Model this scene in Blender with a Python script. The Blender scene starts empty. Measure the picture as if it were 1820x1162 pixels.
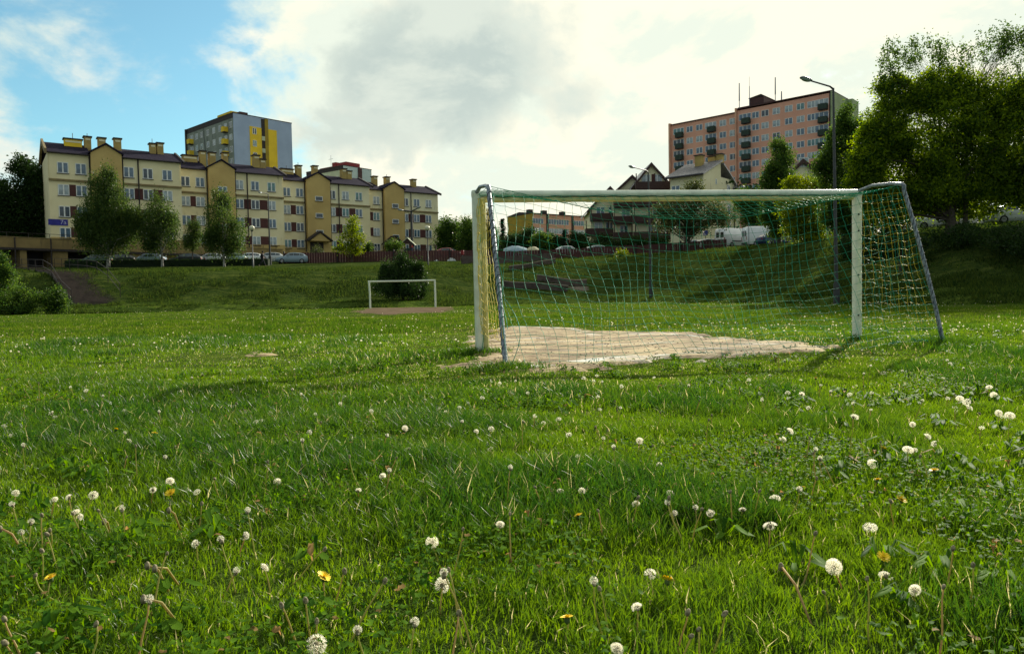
import bpy, bmesh, math, random
import numpy as np
from mathutils import Vector, Matrix

SC = bpy.context.scene
COL = SC.collection
R = math.radians
rng = np.random.default_rng(7)
random.seed(7)

# ------------------------------------------------------------------ camera
F = 1300.0
CAMZ = 0.69
PITCH = math.atan(54.4 / F)
ROLL = R(1.0)
_f = Vector((0, math.cos(PITCH), -math.sin(PITCH)))
_r0 = Vector((1, 0, 0)); _u0 = Vector((0, math.sin(PITCH), math.cos(PITCH)))
_r = _r0 * math.cos(ROLL) - _u0 * math.sin(ROLL)
_u = _u0 * math.cos(ROLL) + _r0 * math.sin(ROLL)
cam = bpy.data.cameras.new('camera')
cam.lens = F / 1820 * 36; cam.sensor_width = 36; cam.sensor_fit = 'HORIZONTAL'
cam.clip_start = 0.05; cam.clip_end = 3000
camo = bpy.data.objects.new('camera', cam); COL.objects.link(camo)
camo.matrix_world = Matrix(((_r.x, _u.x, -_f.x, 0), (_r.y, _u.y, -_f.y, 0), (_r.z, _u.z, -_f.z, CAMZ), (0, 0, 0, 1)))
SC.camera = camo

def ray(u, v):
    return _f + _r * ((u - 910) / F) + _u * ((581 - v) / F)
def at(u, v, d):
    q = ray(u, v); q = q * (d / q.y)
    return Vector((q.x, q.y, q.z + CAMZ))
def gp(u, v, z=0.0):
    q = ray(u, v); t = (z - CAMZ) / q.z
    return Vector((q.x * t, q.y * t, z))

# ------------------------------------------------------------------ light
SUN_AZ = R(30.8); SUN_EL = R(25)
sun = bpy.data.lights.new('sun', 'SUN'); sun.energy = 5.0; sun.angle = R(0.6); sun.color = (1.0, 0.93, 0.78)
suno = bpy.data.objects.new('sun', sun); COL.objects.link(suno)
sd = Vector((math.sin(SUN_AZ) * math.cos(SUN_EL), math.cos(SUN_AZ) * math.cos(SUN_EL), math.sin(SUN_EL)))
suno.rotation_euler = sd.to_track_quat('Z', 'Y').to_euler()
suno.location = (30, 50, 60)

SC.view_settings.view_transform = 'Standard'; SC.view_settings.look = 'None'
SC.view_settings.exposure = 0.48; SC.view_settings.gamma = 1.0
SC.cycles.max_bounces = 6; SC.cycles.diffuse_bounces = 3; SC.cycles.transmission_bounces = 4
SC.cycles.transparent_max_bounces = 6
SC.cycles.use_adaptive_sampling = True

W = bpy.data.worlds.new('World'); SC.world = W; W.use_nodes = True
nt = W.node_tree; nt.nodes.clear()
class N:
    """tiny node helper"""
    def __init__(s, t): s.t = t
    def n(s, ty, **k):
        o = s.t.nodes.new(ty)
        for a, b in k.items(): setattr(o, a, b)
        return o
    def link(s, a, b): s.t.links.new(a, b)
    def inp(s, node, i, v):
        if v is None: return
        if hasattr(v, 'is_linked') or hasattr(v, 'links'): s.link(v, node.inputs[i])
        else: node.inputs[i].default_value = v
    def math(s, op, a, b=None, c=None, clamp=False):
        m = s.n('ShaderNodeMath', operation=op, use_clamp=clamp)
        s.inp(m, 0, a); s.inp(m, 1, b); s.inp(m, 2, c); return m.outputs[0]
    def vmath(s, op, a, b=None):
        m = s.n('ShaderNodeVectorMath', operation=op); s.inp(m, 0, a); s.inp(m, 1, b)
        return m.outputs['Value'] if op in ('DOT_PRODUCT', 'LENGTH', 'DISTANCE') else m.outputs[0]
    def sstep(s, v, lo, hi, o0=0.0, o1=1.0):
        m = s.n('ShaderNodeMapRange', interpolation_type='SMOOTHSTEP')
        s.inp(m, 0, v); s.inp(m, 1, lo); s.inp(m, 2, hi); s.inp(m, 3, o0); s.inp(m, 4, o1); return m.outputs[0]
    def noise(s, vec, scale, detail=5, rough=0.55, dist=0.0):
        m = s.n('ShaderNodeTexNoise'); s.inp(m, 'Vector', vec)
        m.inputs['Scale'].default_value = scale; m.inputs['Detail'].default_value = detail
        m.inputs['Roughness'].default_value = rough; m.inputs['Distortion'].default_value = dist
        return m.outputs['Fac']
    def mix(s, f, a, b):
        m = s.n('ShaderNodeMix', data_type='RGBA'); s.inp(m, 0, f)
        s.inp(m, 6, a if hasattr(a, 'links') else (*a, 1)); s.inp(m, 7, b if hasattr(b, 'links') else (*b, 1))
        return m.outputs[2]

w = N(nt)
tc = w.n('ShaderNodeTexCoord').outputs['Generated']
sky = w.n('ShaderNodeTexSky', sky_type='NISHITA', sun_disc=False)
sky.sun_elevation = SUN_EL; sky.sun_rotation = SUN_AZ; sky.ozone_density = 2.0; sky.dust_density = 0.8
sep = w.n('ShaderNodeSeparateXYZ'); w.link(tc, sep.inputs[0])
zc_ = w.math('ADD', w.math('MAXIMUM', sep.outputs[2], 0.0), 0.22)
cx = w.math('DIVIDE', sep.outputs[0], zc_); cy = w.math('DIVIDE', sep.outputs[1], zc_)
cmb = w.n('ShaderNodeCombineXYZ'); w.link(cx, cmb.inputs[0]); w.link(cy, cmb.inputs[1]); cmb.inputs[2].default_value = 3.7
cv = cmb.outputs[0]
warpn = w.n('ShaderNodeTexNoise'); w.link(tc, warpn.inputs['Vector']); warpn.inputs['Scale'].default_value = 5.0; warpn.inputs['Detail'].default_value = 7
warpn.inputs['Roughness'].default_value = 0.6
warp = w.n('ShaderNodeVectorMath', operation='MULTIPLY_ADD'); w.link(warpn.outputs['Color'], warp.inputs[0]); warp.inputs[1].default_value = (0.2, 0.2, 0.2); 
off = w.vmath('SUBTRACT', tc, (0.1, 0.1, 0.1)); w.link(off, warp.inputs[2]); wd = w.vmath('NORMALIZE', warp.outputs[0])
def blob(u, v, r_out, r_in, stretch=1.0):
    """1 near the sky direction seen at (u,v), falling to 0 at r_out radians; stretched sideways"""
    d = ray(u, v).normalized()
    q = w.vmath('SUBTRACT', wd, tuple(d))
    q = w.vmath('MULTIPLY', q, (1 / stretch, 1.0, 1.0))
    return w.sstep(w.vmath('LENGTH', q), r_in, r_out, 1.0, 0.0)
def mx(*a):
    o = a[0]
    for b in a[1:]: o = w.math('MAXIMUM', o, b)
    return o
blue = mx(blob(320, 40, 0.17, 0.03, 1.2), blob(230, 190, 0.20, 0.05, 1.3), w.math('MULTIPLY', blob(400, 250, 0.13, 0.03, 1.3), .7), w.math('MULTIPLY', blob(965, 30, 0.05, 0.0), 0.45), w.math('MULTIPLY', blob(60, -60, .2, .05, 1.4), .8))
grey = mx(w.math('MULTIPLY', blob(760, 110, 0.19, 0.03, 1.5), 1.0), w.math('MULTIPLY', blob(640, 235, 0.09, 0.02, 2.0), .75), w.math('MULTIPLY', blob(1000, 160, 0.10, 0.01, 1.3), .6), w.math('MULTIPLY', blob(560, 60, 0.12, 0.01, 1.3), .45))
n1 = w.noise(cv, 0.9, 11, 0.6, 0.4)
n2 = w.noise(w.vmath('MULTIPLY', tc, (1.0, 1.0, 1.7)), 5.2, 11, 0.58, 0.25)
sunside = w.sstep(w.vmath('DOT_PRODUCT', tc, tuple(sd)), -0.25, 0.93)
# how much cloud
cl = w.math('SUBTRACT', w.math('ADD', n1, w.math('MULTIPLY', w.math('SUBTRACT', 1.0, blue), 0.42)), 0.08)
cl = w.math('ADD', cl, w.math('MULTIPLY', w.math('SUBTRACT', n2, .5), 1.15))
cl = w.sstep(cl, 0.38, 0.66, 0.04, 1.0)
skyc = w.mix(1.0, sky.outputs[0], sky.outputs[0])
tint = w.n('ShaderNodeMix', data_type='RGBA', blend_type='MULTIPLY'); tint.inputs[0].default_value = 1.0
w.link(sky.outputs[0], tint.inputs[6]); tint.inputs[7].default_value = (0.84, 1.28, 1.16, 1)
bright = w.mix(sunside, (4.3, 5.2, 5.6), (8.0, 7.7, 6.2))
wisp = w.sstep(n2, 0.44, 0.54)
bright = w.mix(w.math('MULTIPLY', w.math('SUBTRACT', 1.0, wisp), 0.75), bright, (5.9, 6.7, 5.9))
gshade = w.math('MULTIPLY', w.sstep(w.math('ADD', grey, w.math('MULTIPLY', w.math('SUBTRACT', n2, 0.5), 2.4)), 0.30, 0.85), 0.9)
greyc = w.mix(w.sstep(n2, 0.40, 0.58), (3.7, 4.4, 4.2), (5.2, 5.8, 5.2))
cloudc = w.mix(gshade, bright, greyc)
# the side of the sky turned away from the sun is dimmer cloud
backdim = w.sstep(w.vmath('DOT_PRODUCT', tc, (0.25, 0.97, 0.0)), -0.3, 0.75, 0.55, 1.0)
cdim = w.n('ShaderNodeVectorMath', operation='SCALE'); w.link(cloudc, cdim.inputs[0]); w.link(backdim, cdim.inputs['Scale'])
allc = w.mix(cl, tint.outputs[2], cdim.outputs[0])
bg = w.n('ShaderNodeBackground'); w.link(allc, bg.inputs[0]); bg.inputs[1].default_value = 0.1
wo = w.n('ShaderNodeOutputWorld'); w.link(bg.outputs[0], wo.inputs[0])

# ------------------------------------------------------------------ materials
def newmat(name):
    m = bpy.data.materials.new(name); m.use_nodes = True; t = m.node_tree; t.nodes.clear()
    h = N(t); out = h.n('ShaderNodeOutputMaterial'); return m, h, out
def pm(name, c1, c2=None, scale=3.0, rough=0.7, bump=0.0, bscale=None, spec=0.4, metal=0.0, detail=5, lo=0.35, hi=0.65, stain=None):
    """noise-mottled surface"""
    m, h, out = newmat(name)
    b = h.n('ShaderNodeBsdfPrincipled'); b.inputs['Roughness'].default_value = rough
    b.inputs['Specular IOR Level'].default_value = spec; b.inputs['Metallic'].default_value = metal
    co = h.n('ShaderNodeTexCoord').outputs['Object']
    c2 = c2 or tuple(x * 0.8 for x in c1)
    f = h.sstep(h.noise(co, scale, detail), lo, hi)
    col = h.mix(f, c1, c2)
    if stain:
        mp = h.n('ShaderNodeMapping'); h.link(co, mp.inputs[0]); mp.inputs['Scale'].default_value = (1.0, 1.0, 0.15)
        col = h.mix(h.sstep(h.noise(mp.outputs[0], stain[1], 6, .65), stain[2], stain[2] + .12), col, stain[0])
    h.link(col, b.inputs['Base Color'])
    if bump:
        bp = h.n('ShaderNodeBump'); bp.inputs['Strength'].default_value = bump; bp.inputs['Distance'].default_value = 0.02
        h.link(h.noise(co, bscale or scale * 6, 6), bp.inputs['Height']); h.link(bp.outputs[0], b.inputs['Normal'])
    h.link(b.outputs[0], out.inputs[0]); return m
def leafmat(name, c1, c2, trans=0.45, rough=0.6, c3=None, f3=0.04, spec=0.12):
    """thin leaves: tint attribute picks the colour; part of the light passes through"""
    m, h, out = newmat(name)
    a = h.n('ShaderNodeAttribute', attribute_name='tint').outputs['Fac']
    col = h.mix(a, c1, c2)
    if c3: col = h.mix(h.math('GREATER_THAN', a, 1.0 - f3), col, c3)
    p = h.n('ShaderNodeBsdfPrincipled'); h.link(col, p.inputs['Base Color']); p.inputs['Roughness'].default_value = rough
    p.inputs['Specular IOR Level'].default_value = spec
    tr = h.n('ShaderNodeBsdfTranslucent')
    hs = h.n('ShaderNodeHueSaturation'); h.link(col, hs.inputs['Color']); hs.inputs['Hue'].default_value = 0.485; hs.inputs['Value'].default_value = 1.9; hs.inputs['Saturation'].default_value = 1.1
    h.link(hs.outputs[0], tr.inputs[0])
    mxs = h.n('ShaderNodeMixShader'); mxs.inputs[0].default_value = trans
    h.link(p.outputs[0], mxs.inputs[1]); h.link(tr.outputs[0], mxs.inputs[2]); h.link(mxs.outputs[0], out.inputs[0]); return m

M = {}
M['bark'] = pm('bark', (.05, .042, .03), (.1, .085, .065), 9, .9, .6)
M['birch_bark'] = pm('birch_bark', (.3, .29, .26), (.06, .05, .045), 5, .8, .3, lo=.5, hi=.6)
M['cream'] = pm('cream_plaster', (.86, .77, .50), (.77, .68, .42), .35, .9, stain=((.42, .36, .22), .8, .62))
M['cream_pale'] = pm('pale_plaster', (.86, .81, .56), (.78, .72, .48), .3, .9, stain=((.4, .37, .24), .9, .63))
M['ochre'] = pm('ochre_plaster', (.58, .43, .17), (.50, .36, .14), .4, .9, stain=((.3, .2, .08), .8, .64))
M['ochre_dim'] = pm('dimmed_ochre_plaster', (.30, .22, .09), (.22, .16, .07), .5, .9, stain=((.12, .09, .05), .8, .55))  # darker copy of the ochre, dimness at the garages painted into its colour
M['chimney'] = pm('chimney_plaster', (.5, .37, .12), (.38, .28, .1), .9, .9)
M['yellow'] = pm('yellow_plaster', (.88, .62, .04), (.8, .55, .04), .5, .85)
M['dullochre'] = pm('dull_ochre_plaster', (.40, .28, .03), (.33, .23, .03), .5, .85)
M['maroon'] = pm('maroon_panel', (.10, .034, .032), (.075, .028, .027), 2, .8)
M['roofmetal'] = pm('roof_tiles', (.026, .022, .042), (.018, .016, .03), 3, .9, .2, 9, spec=.04)
M['roofshine'] = pm('metal_roof', (.30, .29, .31), (.2, .2, .23), 2, .42, .04, 5, spec=.5, metal=.4)
M['darktrim'] = pm('dark_trim', (.025, .02, .022), (.04, .03, .03), 4, .7)
M['frame'] = pm('window_frame_white', (.85, .87, .86), (.7, .72, .72), 3, .5)
M['cornice'] = pm('cornice', (.28, .22, .10), (.2, .15, .08), 2, .9)
def glass(name, c):
    m = pm(name, c, tuple(x * .55 for x in c), .8, .12, spec=.9); return m
GL = [glass('window_glass_blue', (.12, .20, .30)), glass('window_glass_dark', (.05, .075, .11)), glass('window_glass_curtain', (.42, .50, .55)), glass('window_glass_teal', (.12, .28, .30))]
M['orange'] = pm('orange_render', (.80, .42, .31), (.72, .37, .27), .25, .9, stain=((.35, .16, .1), .5, .62))
M['orange2'] = pm('pale_orange_render', (.74, .42, .28), (.62, .34, .24), .5, .9)
M['greengrey'] = pm('green_grey_render', (.36, .43, .24), (.3, .36, .2), .4, .9)
M['bluegrey'] = pm('blue_grey_render', (.40, .50, .70), (.35, .44, .63), .3, .9)
M['greygreen'] = pm('grey_concrete', (.29, .32, .28), (.22, .25, .22), .5, .9, stain=((.09, .1, .1), .6, .55))
M['greenpanel'] = pm('green_balcony_panel', (.03, .055, .04), (.02, .04, .03), 2, .7)
M['lightblue'] = pm('light_blue_render', (.56, .68, .68), (.5, .6, .62), .4, .9)
M['palegreen'] = pm('pale_green_render', (.56, .60, .44), (.48, .52, .38), .4, .9)
M['redmetal'] = pm('red_paint', (.28, .02, .025), (.2, .015, .02), 2, .6)
M['brownroof'] = pm('dark_red_roof', (.09, .035, .035), (.06, .03, .03), 2, .7)
M['timber'] = pm('dark_timber', (.075, .038, .034), (.05, .026, .024), 4, .75, .3, 20)
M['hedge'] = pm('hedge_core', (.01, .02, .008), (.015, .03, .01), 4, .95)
M['brickwall'] = None
M['pole'] = pm('pole_paint', (.03, .035, .04), (.05, .055, .06), 5, .5, spec=.5)
M['galv'] = pm('galvanised_steel', (.25, .29, .33), (.12, .15, .19), 26, .4, .3, 60, spec=.6, metal=.45, lo=.42, hi=.58)
M['goalwhite'] = pm('weathered_white_paint', (.80, .86, .74), (.64, .70, .60), 7, .3, .1, stain=((.30, .17, .07), 16, .66))
M['goalyellow'] = pm('yellowed_paint', (.62, .58, .26), (.40, .42, .16), 9, .5, .1, stain=((.12, .14, .06), 14, .6))
M['netgreen'] = pm('green_net_cord', (.008, .38, .22), (.008, .27, .16), 3, .6)
M['netyellow'] = pm('yellow_net_cord', (.80, .62, .05), (.6, .46, .04), 3, .6)
M['stem'] = leafmat('dandelion_stem', (.34, .38, .11), (.46, .33, .17), .3)
M['seed'] = leafmat('dandelion_seed_fluff', (.82, .80, .70), (.66, .62, .5), .5, .8)
M['budbrown'] = pm('dried_bud', (.13, .11, .06), (.35, .3, .2), 120, .9)
M['petal'] = pm('dandelion_petal', (.95, .72, .02), (.9, .62, .02), 90, .6)
M['greenbud'] = pm('green_sepal', (.1, .15, .04), (.06, .1, .03), 90, .7)
M['tyre'] = pm('tyre_rubber', (.015, .015, .016), None, 5, .9)
M['rim'] = pm('wheel_rim', (.3, .3, .32), None, 5, .35, metal=.7)
M['carglass'] = pm('car_glass', (.03, .05, .06), (.015, .03, .035), 1, .08, spec=1.0)
M['lampglass'] = pm('lamp_cover', (.35, .42, .40), (.25, .3, .3), 8, .25, spec=.7)
M['globe'] = pm('lamp_globe', (.75, .72, .52), (.62, .6, .45), 4, .35)
M['concrete'] = pm('concrete', (.3, .28, .24), (.2, .19, .16), 3, .9, .3)
M['stonecap'] = pm('pale_stone_cap', (.42, .34, .28), (.3, .24, .2), 5, .9)
def carpaint(name, c, metal=.2):
    return pm(name, c, tuple(x * .92 for x in c), 1, .28, spec=.7, metal=metal)

def brick(name, c1, c2, mortar, scale):
    m, h, out = newmat(name)
    co = h.n('ShaderNodeTexCoord').outputs['Object']
    sx = h.n('ShaderNodeSeparateXYZ'); h.link(co, sx.inputs[0])
    cb = h.n('ShaderNodeCombineXYZ'); h.link(h.math('ADD', sx.outputs[0], sx.outputs[1]), cb.inputs[0]); h.link(sx.outputs[2], cb.inputs[1])
    br = h.n('ShaderNodeTexBrick'); h.link(cb.outputs[0], br.inputs['Vector']); br.inputs['Scale'].default_value = scale
    br.inputs['Color1'].default_value = (*c1, 1); br.inputs['Color2'].default_value = (*c2, 1); br.inputs['Mortar'].default_value = (*mortar, 1)
    br.inputs['Mortar Size'].default_value = .015
    col = h.mix(h.sstep(h.noise(co, 1.2, 6), .45, .7), br.outputs['Color'], tuple(x * .5 for x in c1))
    b = h.n('ShaderNodeBsdfPrincipled'); b.inputs['Roughness'].default_value = .9; h.link(col, b.inputs['Base Color']); h.link(b.outputs[0], out.inputs[0]); return m
M['brickwall'] = brick('brick', (.13, .095, .08), (.10, .075, .065), (.09, .08, .07), 1.6)

# ------------------------------------------------------------------ mesh helpers
def mesh_np(name, V, faces, tint=None, smooth=False):
    """faces: list of integer arrays, each (m,k)"""
    me = bpy.data.meshes.new(name)
    V = np.asarray(V, dtype=np.float32); faces = [np.asarray(f, dtype=np.int32) for f in faces if len(f)]
    me.vertices.add(len(V)); me.vertices.foreach_set('co', V.ravel())
    loops = np.concatenate([f.ravel() for f in faces]); tot = np.concatenate([np.full(len(f), f.shape[1], dtype=np.int32) for f in faces])
    st = np.concatenate([[0], np.cumsum(tot)[:-1]]).astype(np.int32)
    me.loops.add(len(loops)); me.loops.foreach_set('vertex_index', loops)
    me.polygons.add(len(tot)); me.polygons.foreach_set('loop_start', st); me.polygons.foreach_set('loop_total', tot)
    if smooth: me.polygons.foreach_set('use_smooth', np.ones(len(tot), dtype=bool))
    if tint is not None:
        at_ = me.attributes.new('tint', 'FLOAT', 'POINT'); at_.data.foreach_set('value', np.asarray(tint, dtype=np.float32))
    me.update(calc_edges=True); me.validate()
    return me
def link(name, me, m=None, parent=None, loc=None, rotz=None):
    o = bpy.data.objects.new(name, me); COL.objects.link(o)
    if m is not None and me is not None and len(me.materials) == 0: me.materials.append(m)
    if parent: o.parent = parent
    if loc is not None: o.location = loc
    if rotz is not None: o.rotation_euler = (0, 0, rotz)
    return o
def tag(o, label=None, cat=None, group=None, kind=None):
    if label: o['label'] = label
    if cat: o['category'] = cat
    if group: o['group'] = group
    if kind: o['kind'] = kind
    return o
def thing(name, label, cat, loc=(0, 0, 0), rotz=0.0, group=None):
    o = bpy.data.objects.new(name, None); COL.objects.link(o); o.location = loc; o.rotation_euler = (0, 0, rotz)
    o.empty_display_size = .2
    return tag(o, label, cat, group)
class MB:
    def __init__(s): s.v = []; s.f = []
    def add(s, vs, fs):
        b = len(s.v); s.v += [tuple(x) for x in vs]; s.f += [tuple(i + b for i in f) for f in fs]; return s
    def box(s, x0, x1, y0, y1, z0, z1):
        return s.add([(x0, y0, z0), (x1, y0, z0), (x1, y1, z0), (x0, y1, z0), (x0, y0, z1), (x1, y0, z1), (x1, y1, z1), (x0, y1, z1)],
                     [(0, 3, 2, 1), (4, 5, 6, 7), (0, 1, 5, 4), (1, 2, 6, 5), (2, 3, 7, 6), (3, 0, 4, 7)])
    def prism(s, poly, a, b, axis='y'):
        """poly: list of 2-D points, extruded from a to b along axis (y: points are x,z; x: points are y,z; z: points are x,y)"""
        def P(p, t): return (p[0], t, p[1]) if axis == 'y' else ((t, p[0], p[1]) if axis == 'x' else (p[0], p[1], t))
        n = len(poly)
        return s.add([P(p, a) for p in poly] + [P(p, b) for p in poly],
                     [tuple(range(n)), tuple(range(2 * n - 1, n - 1, -1))] + [(i, i + n, (i + 1) % n + n, (i + 1) % n) for i in range(n)])
    def tube(s, pts, rads, k=8, caps=True, squash=None):
        pts = [Vector(p) for p in pts]
        if not hasattr(rads, '__len__'): rads = [rads] * len(pts)
        rings = []; prev = None
        for i, p in enumerate(pts):
            d = (pts[min(i + 1, len(pts) - 1)] - pts[max(i - 1, 0)]).normalized()
            if prev is None:
                prev = d.cross(Vector((0, 0, 1)));
                if prev.length < .05: prev = Vector((1, 0, 0))
            x = (prev - d * prev.dot(d)).normalized(); y = d.cross(x); prev = x
            rings.append([tuple(p + (x * math.cos(2 * math.pi * j / k) + y * math.sin(2 * math.pi * j / k) * (squash or 1)) * rads[i]) for j in range(k)])
        vs = [v for r_ in rings for v in r_]; fs = []
        for i in range(len(rings) - 1):
            for j in range(k):
                a = i * k + j; b_ = i * k + (j + 1) % k; fs.append((a, b_, b_ + k, a + k))
        if caps: fs += [tuple(range(k - 1, -1, -1)), tuple((len(rings) - 1) * k + j for j in range(k))]
        return s.add(vs, fs)
    def lathe(s, prof, c=(0, 0, 0), k=12):
        vs = []; fs = []
        for (r_, z) in prof:
            for j in range(k):
                a = 2 * math.pi * j / k; vs.append((c[0] + r_ * math.cos(a), c[1] + r_ * math.sin(a), c[2] + z))
        for i in range(len(prof) - 1):
            for j in range(k):
                a = i * k + j; b_ = i * k + (j + 1) % k; fs.append((a, b_, b_ + k, a + k))
        fs += [tuple(range(k - 1, -1, -1)), tuple((len(prof) - 1) * k + j for j in range(k))]
        return s.add(vs, fs)
    def build(s, name, m, parent=None, smooth=False, loc=None, rotz=None, bevel=0):
        me = bpy.data.meshes.new(name); me.from_pydata(s.v, [], s.f); me.update()
        if smooth:
            for p in me.polygons: p.use_smooth = True
            if hasattr(me, 'set_sharp_from_angle'): me.set_sharp_from_angle(angle=R(50))
        me.materials.append(m)
        o = link(name, me, None, parent, loc, rotz)
        if bevel:
            b = o.modifiers.new('bevel', 'BEVEL'); b.width = bevel; b.segments = 2; b.limit_method = 'ANGLE'
        return o
def copy_tree(o, parent=None):
    c = o.copy(); COL.objects.link(c); c.parent = parent
    for ch in list(o.children): copy_tree(ch, c)
    return c

# lattice noise for numpy
_perm = np.random.default_rng(3).random((256, 256))
def vnoise(x, y):
    x = np.asarray(x, dtype=float); y = np.asarray(y, dtype=float)
    xi = np.floor(x).astype(int); yi = np.floor(y).astype(int); fx = x - xi; fy = y - yi
    fx = fx * fx * (3 - 2 * fx); fy = fy * fy * (3 - 2 * fy)
    g = lambda a, b: _perm[a & 255, b & 255]
    return (g(xi, yi) * (1 - fx) + g(xi + 1, yi) * fx) * (1 - fy) + (g(xi, yi + 1) * (1 - fx) + g(xi + 1, yi + 1) * fx) * fy
def fbm(x, y, o=4):
    s = 0; a = .5; t = 0
    for i in range(o):
        s = s + a * vnoise(x * 2 ** i + 17.3 * i, y * 2 ** i + 9.1 * i); t += a; a *= .5
    return s / t
def sst(x, a, b):
    t = np.clip((np.asarray(x, dtype=float) - a) / (b - a), 0, 1); return t * t * (3 - 2 * t)

# ------------------------------------------------------------------ terrain
TA = np.array([-1.6, -.7, -.5, -.3, -.16, 0, .1, .2, .29, .39, .48, .6, .75, 1.6])
TB = np.array([48, 51, 53, 55, 57.5, 62, 64, 60, 53, 43, 37, 32.5, 30, 27])
TCR = np.array([64, 66, 68, 71, 76, 88, 88, 84, 78, 70, 62, 54, 48, 44])
TZ = np.array([3.55, 3.6, 3.55, 3.55, 3.75, 4.6, 4.95, 5.1, 5.2, 5.3, 5.1, 5.0, 4.9, 4.9])
TR = np.array([.075, .075, .075, .075, .085, .09, .08, .07, .065, .055, .07, .10, .10, .08])
def ground(x, y):
    x = np.asarray(x, dtype=float); y = np.asarray(y, dtype=float)
    a = np.clip(x / np.maximum(y, 1.0), -1.6, 1.6)
    yb = np.interp(a, TA, TB); yc = np.interp(a, TA, TCR); zc = np.interp(a, TA, TZ); rr = np.interp(a, TA, TR)
    z = (fbm(x * .35, y * .35, 3) - .5) * .10 * sst(y, 2, 9) * (1 - .8 * np.exp(-((x - 2) ** 2 / 20 + (y - 9) ** 2 / 10))) + (fbm(x * .06 + 5, y * .06, 2) - .5) * .12 * sst(y, 14, 30)
    z = z + .42 * sst(y, yb, yb + 1.0)
    t = sst((y - yb - 4.5) / (yc - yb - 4.5), -0.08, 1.0)
    z = z + (zc - .42) * t
    z = z + (fbm(x * .3, y * .3, 3) - .5) * .9 * t * (1 - t) * 2.2
    z = z + np.minimum(np.maximum(y - yc, 0) * rr, 4.2)
    z = z + .02 * np.maximum(y - 260, 0)
    return z
def gz(x, y): return float(ground(x, y))

kx = np.linspace(-5.4, 5.4, 430); gx = 4 * np.sinh(kx) * 1.0
ky = np.linspace(-1.2, 5.9, 470); gy = 3 * np.sinh(ky) + 0.5
GX, GY = np.meshgrid(gx, gy); GZ = ground(GX, GY)
V = np.stack([GX, GY, GZ], -1).reshape(-1, 3)
nx_ = len(gx); idx = np.arange(len(V)).reshape(len(gy), nx_)
Fq = np.stack([idx[:-1, :-1], idx[:-1, 1:], idx[1:, 1:], idx[1:, :-1]], -1).reshape(-1, 4)
m, h, out = newmat('turf')
co = h.n('ShaderNodeTexCoord').outputs['Object']
a1 = h.noise(co, .35, 7, .6); a2 = h.noise(co, 3.2, 6, .65); a3 = h.noise(co, 22, 4, .7)
mp = h.n('ShaderNodeMapping'); h.link(co, mp.inputs[0]); mp.inputs['Scale'].default_value = (.5, 2.2, 2.2); mp.inputs['Rotation'].default_value = (0, 0, .25)
a4 = h.noise(mp.outputs[0], .8, 6, .6)
c = h.mix(h.sstep(a1, .35, .65), (.050, .085, .018), (.085, .125, .024))
c = h.mix(h.sstep(a2, .4, .7), c, (.035, .065, .012))
c = h.mix(h.math('MULTIPLY', h.sstep(a4, .5, .7), .6), c, (.12, .16, .024))
c = h.mix(h.math('MULTIPLY', h.sstep(a3, .55, .75), .6), c, (.15, .17, .035))
dimmed_bank_turf = h.mix(h.sstep(a2, .35, .65), (.016, .034, .011), (.054, .076, .017))  # bank turf colour darkened to imitate the dim slope
dimmed_bank_turf = h.mix(h.math('MULTIPLY', h.sstep(a4, .5, .66), .8), dimmed_bank_turf, (.10, .12, .03))
c = h.mix(h.math('MULTIPLY', h.n('ShaderNodeAttribute', attribute_name='tint').outputs['Fac'], .85), c, dimmed_bank_turf)
b = h.n('ShaderNodeBsdfPrincipled'); h.link(c, b.inputs['Base Color']); b.inputs['Roughness'].default_value = 1; b.inputs['Specular IOR Level'].default_value = 0
bp = h.n('ShaderNodeBump'); bp.inputs['Strength'].default_value = .9; bp.inputs['Distance'].default_value = .12
h.link(h.math('ADD', h.math('ADD', a2, a4), h.math('MULTIPLY', a3, .5)), bp.inputs['Height']); h.link(bp.outputs[0], b.inputs['Normal'])
h.link(b.outputs[0], out.inputs[0]); M['turf'] = m
_a = np.clip(V[:, 0] / np.maximum(V[:, 1], 1), -1.6, 1.6); _b = V[:, 1] - np.interp(_a, TA, TB)
tag(link('ground', mesh_np('ground', V, [Fq], tint=sst(_b, 4, 7), smooth=True), M['turf']), kind='structure')
# ------------------------------------------------------------------ bare earth
def poly_sd(px, py, poly):
    """signed distance, positive inside"""
    inside = np.zeros(px.shape, bool); dist = np.full(px.shape, 1e9); n = len(poly)
    for i in range(n):
        x0, y0 = poly[i]; x1, y1 = poly[(i + 1) % n]
        c_ = ((y0 > py) != (y1 > py)) & (px < (x1 - x0) * (py - y0) / (y1 - y0 + 1e-12) + x0); inside ^= c_
        dx, dy = x1 - x0, y1 - y0; t = np.clip(((px - x0) * dx + (py - y0) * dy) / (dx * dx + dy * dy), 0, 1)
        dist = np.minimum(dist, np.hypot(px - x0 - t * dx, py - y0 - t * dy))
    return np.where(inside, dist, -dist)
def ground_poly(pix): return [tuple(gp(u, v)[:2]) for u, v in pix]
DIRT1 = ground_poly([(782, 652), (835, 636), (830, 622), (868, 598), (880, 588), (915, 581), (1010, 583), (1090, 591), (1200, 594), (1290, 604), (1380, 608), (1440, 613),
                     (1452, 620), (1400, 627), (1300, 635), (1200, 641), (1130, 648), (1060, 658), (960, 664), (900, 662), (845, 646)])
DIRT2 = ground_poly([(640, 553), (660, 547.5), (775, 545.5), (800, 546), (800, 550), (770, 555), (700, 559), (650, 557)])
DIRT3 = ground_poly([(436, 630), (450, 626), (470, 628), (462, 632), (445, 633)])
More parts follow.
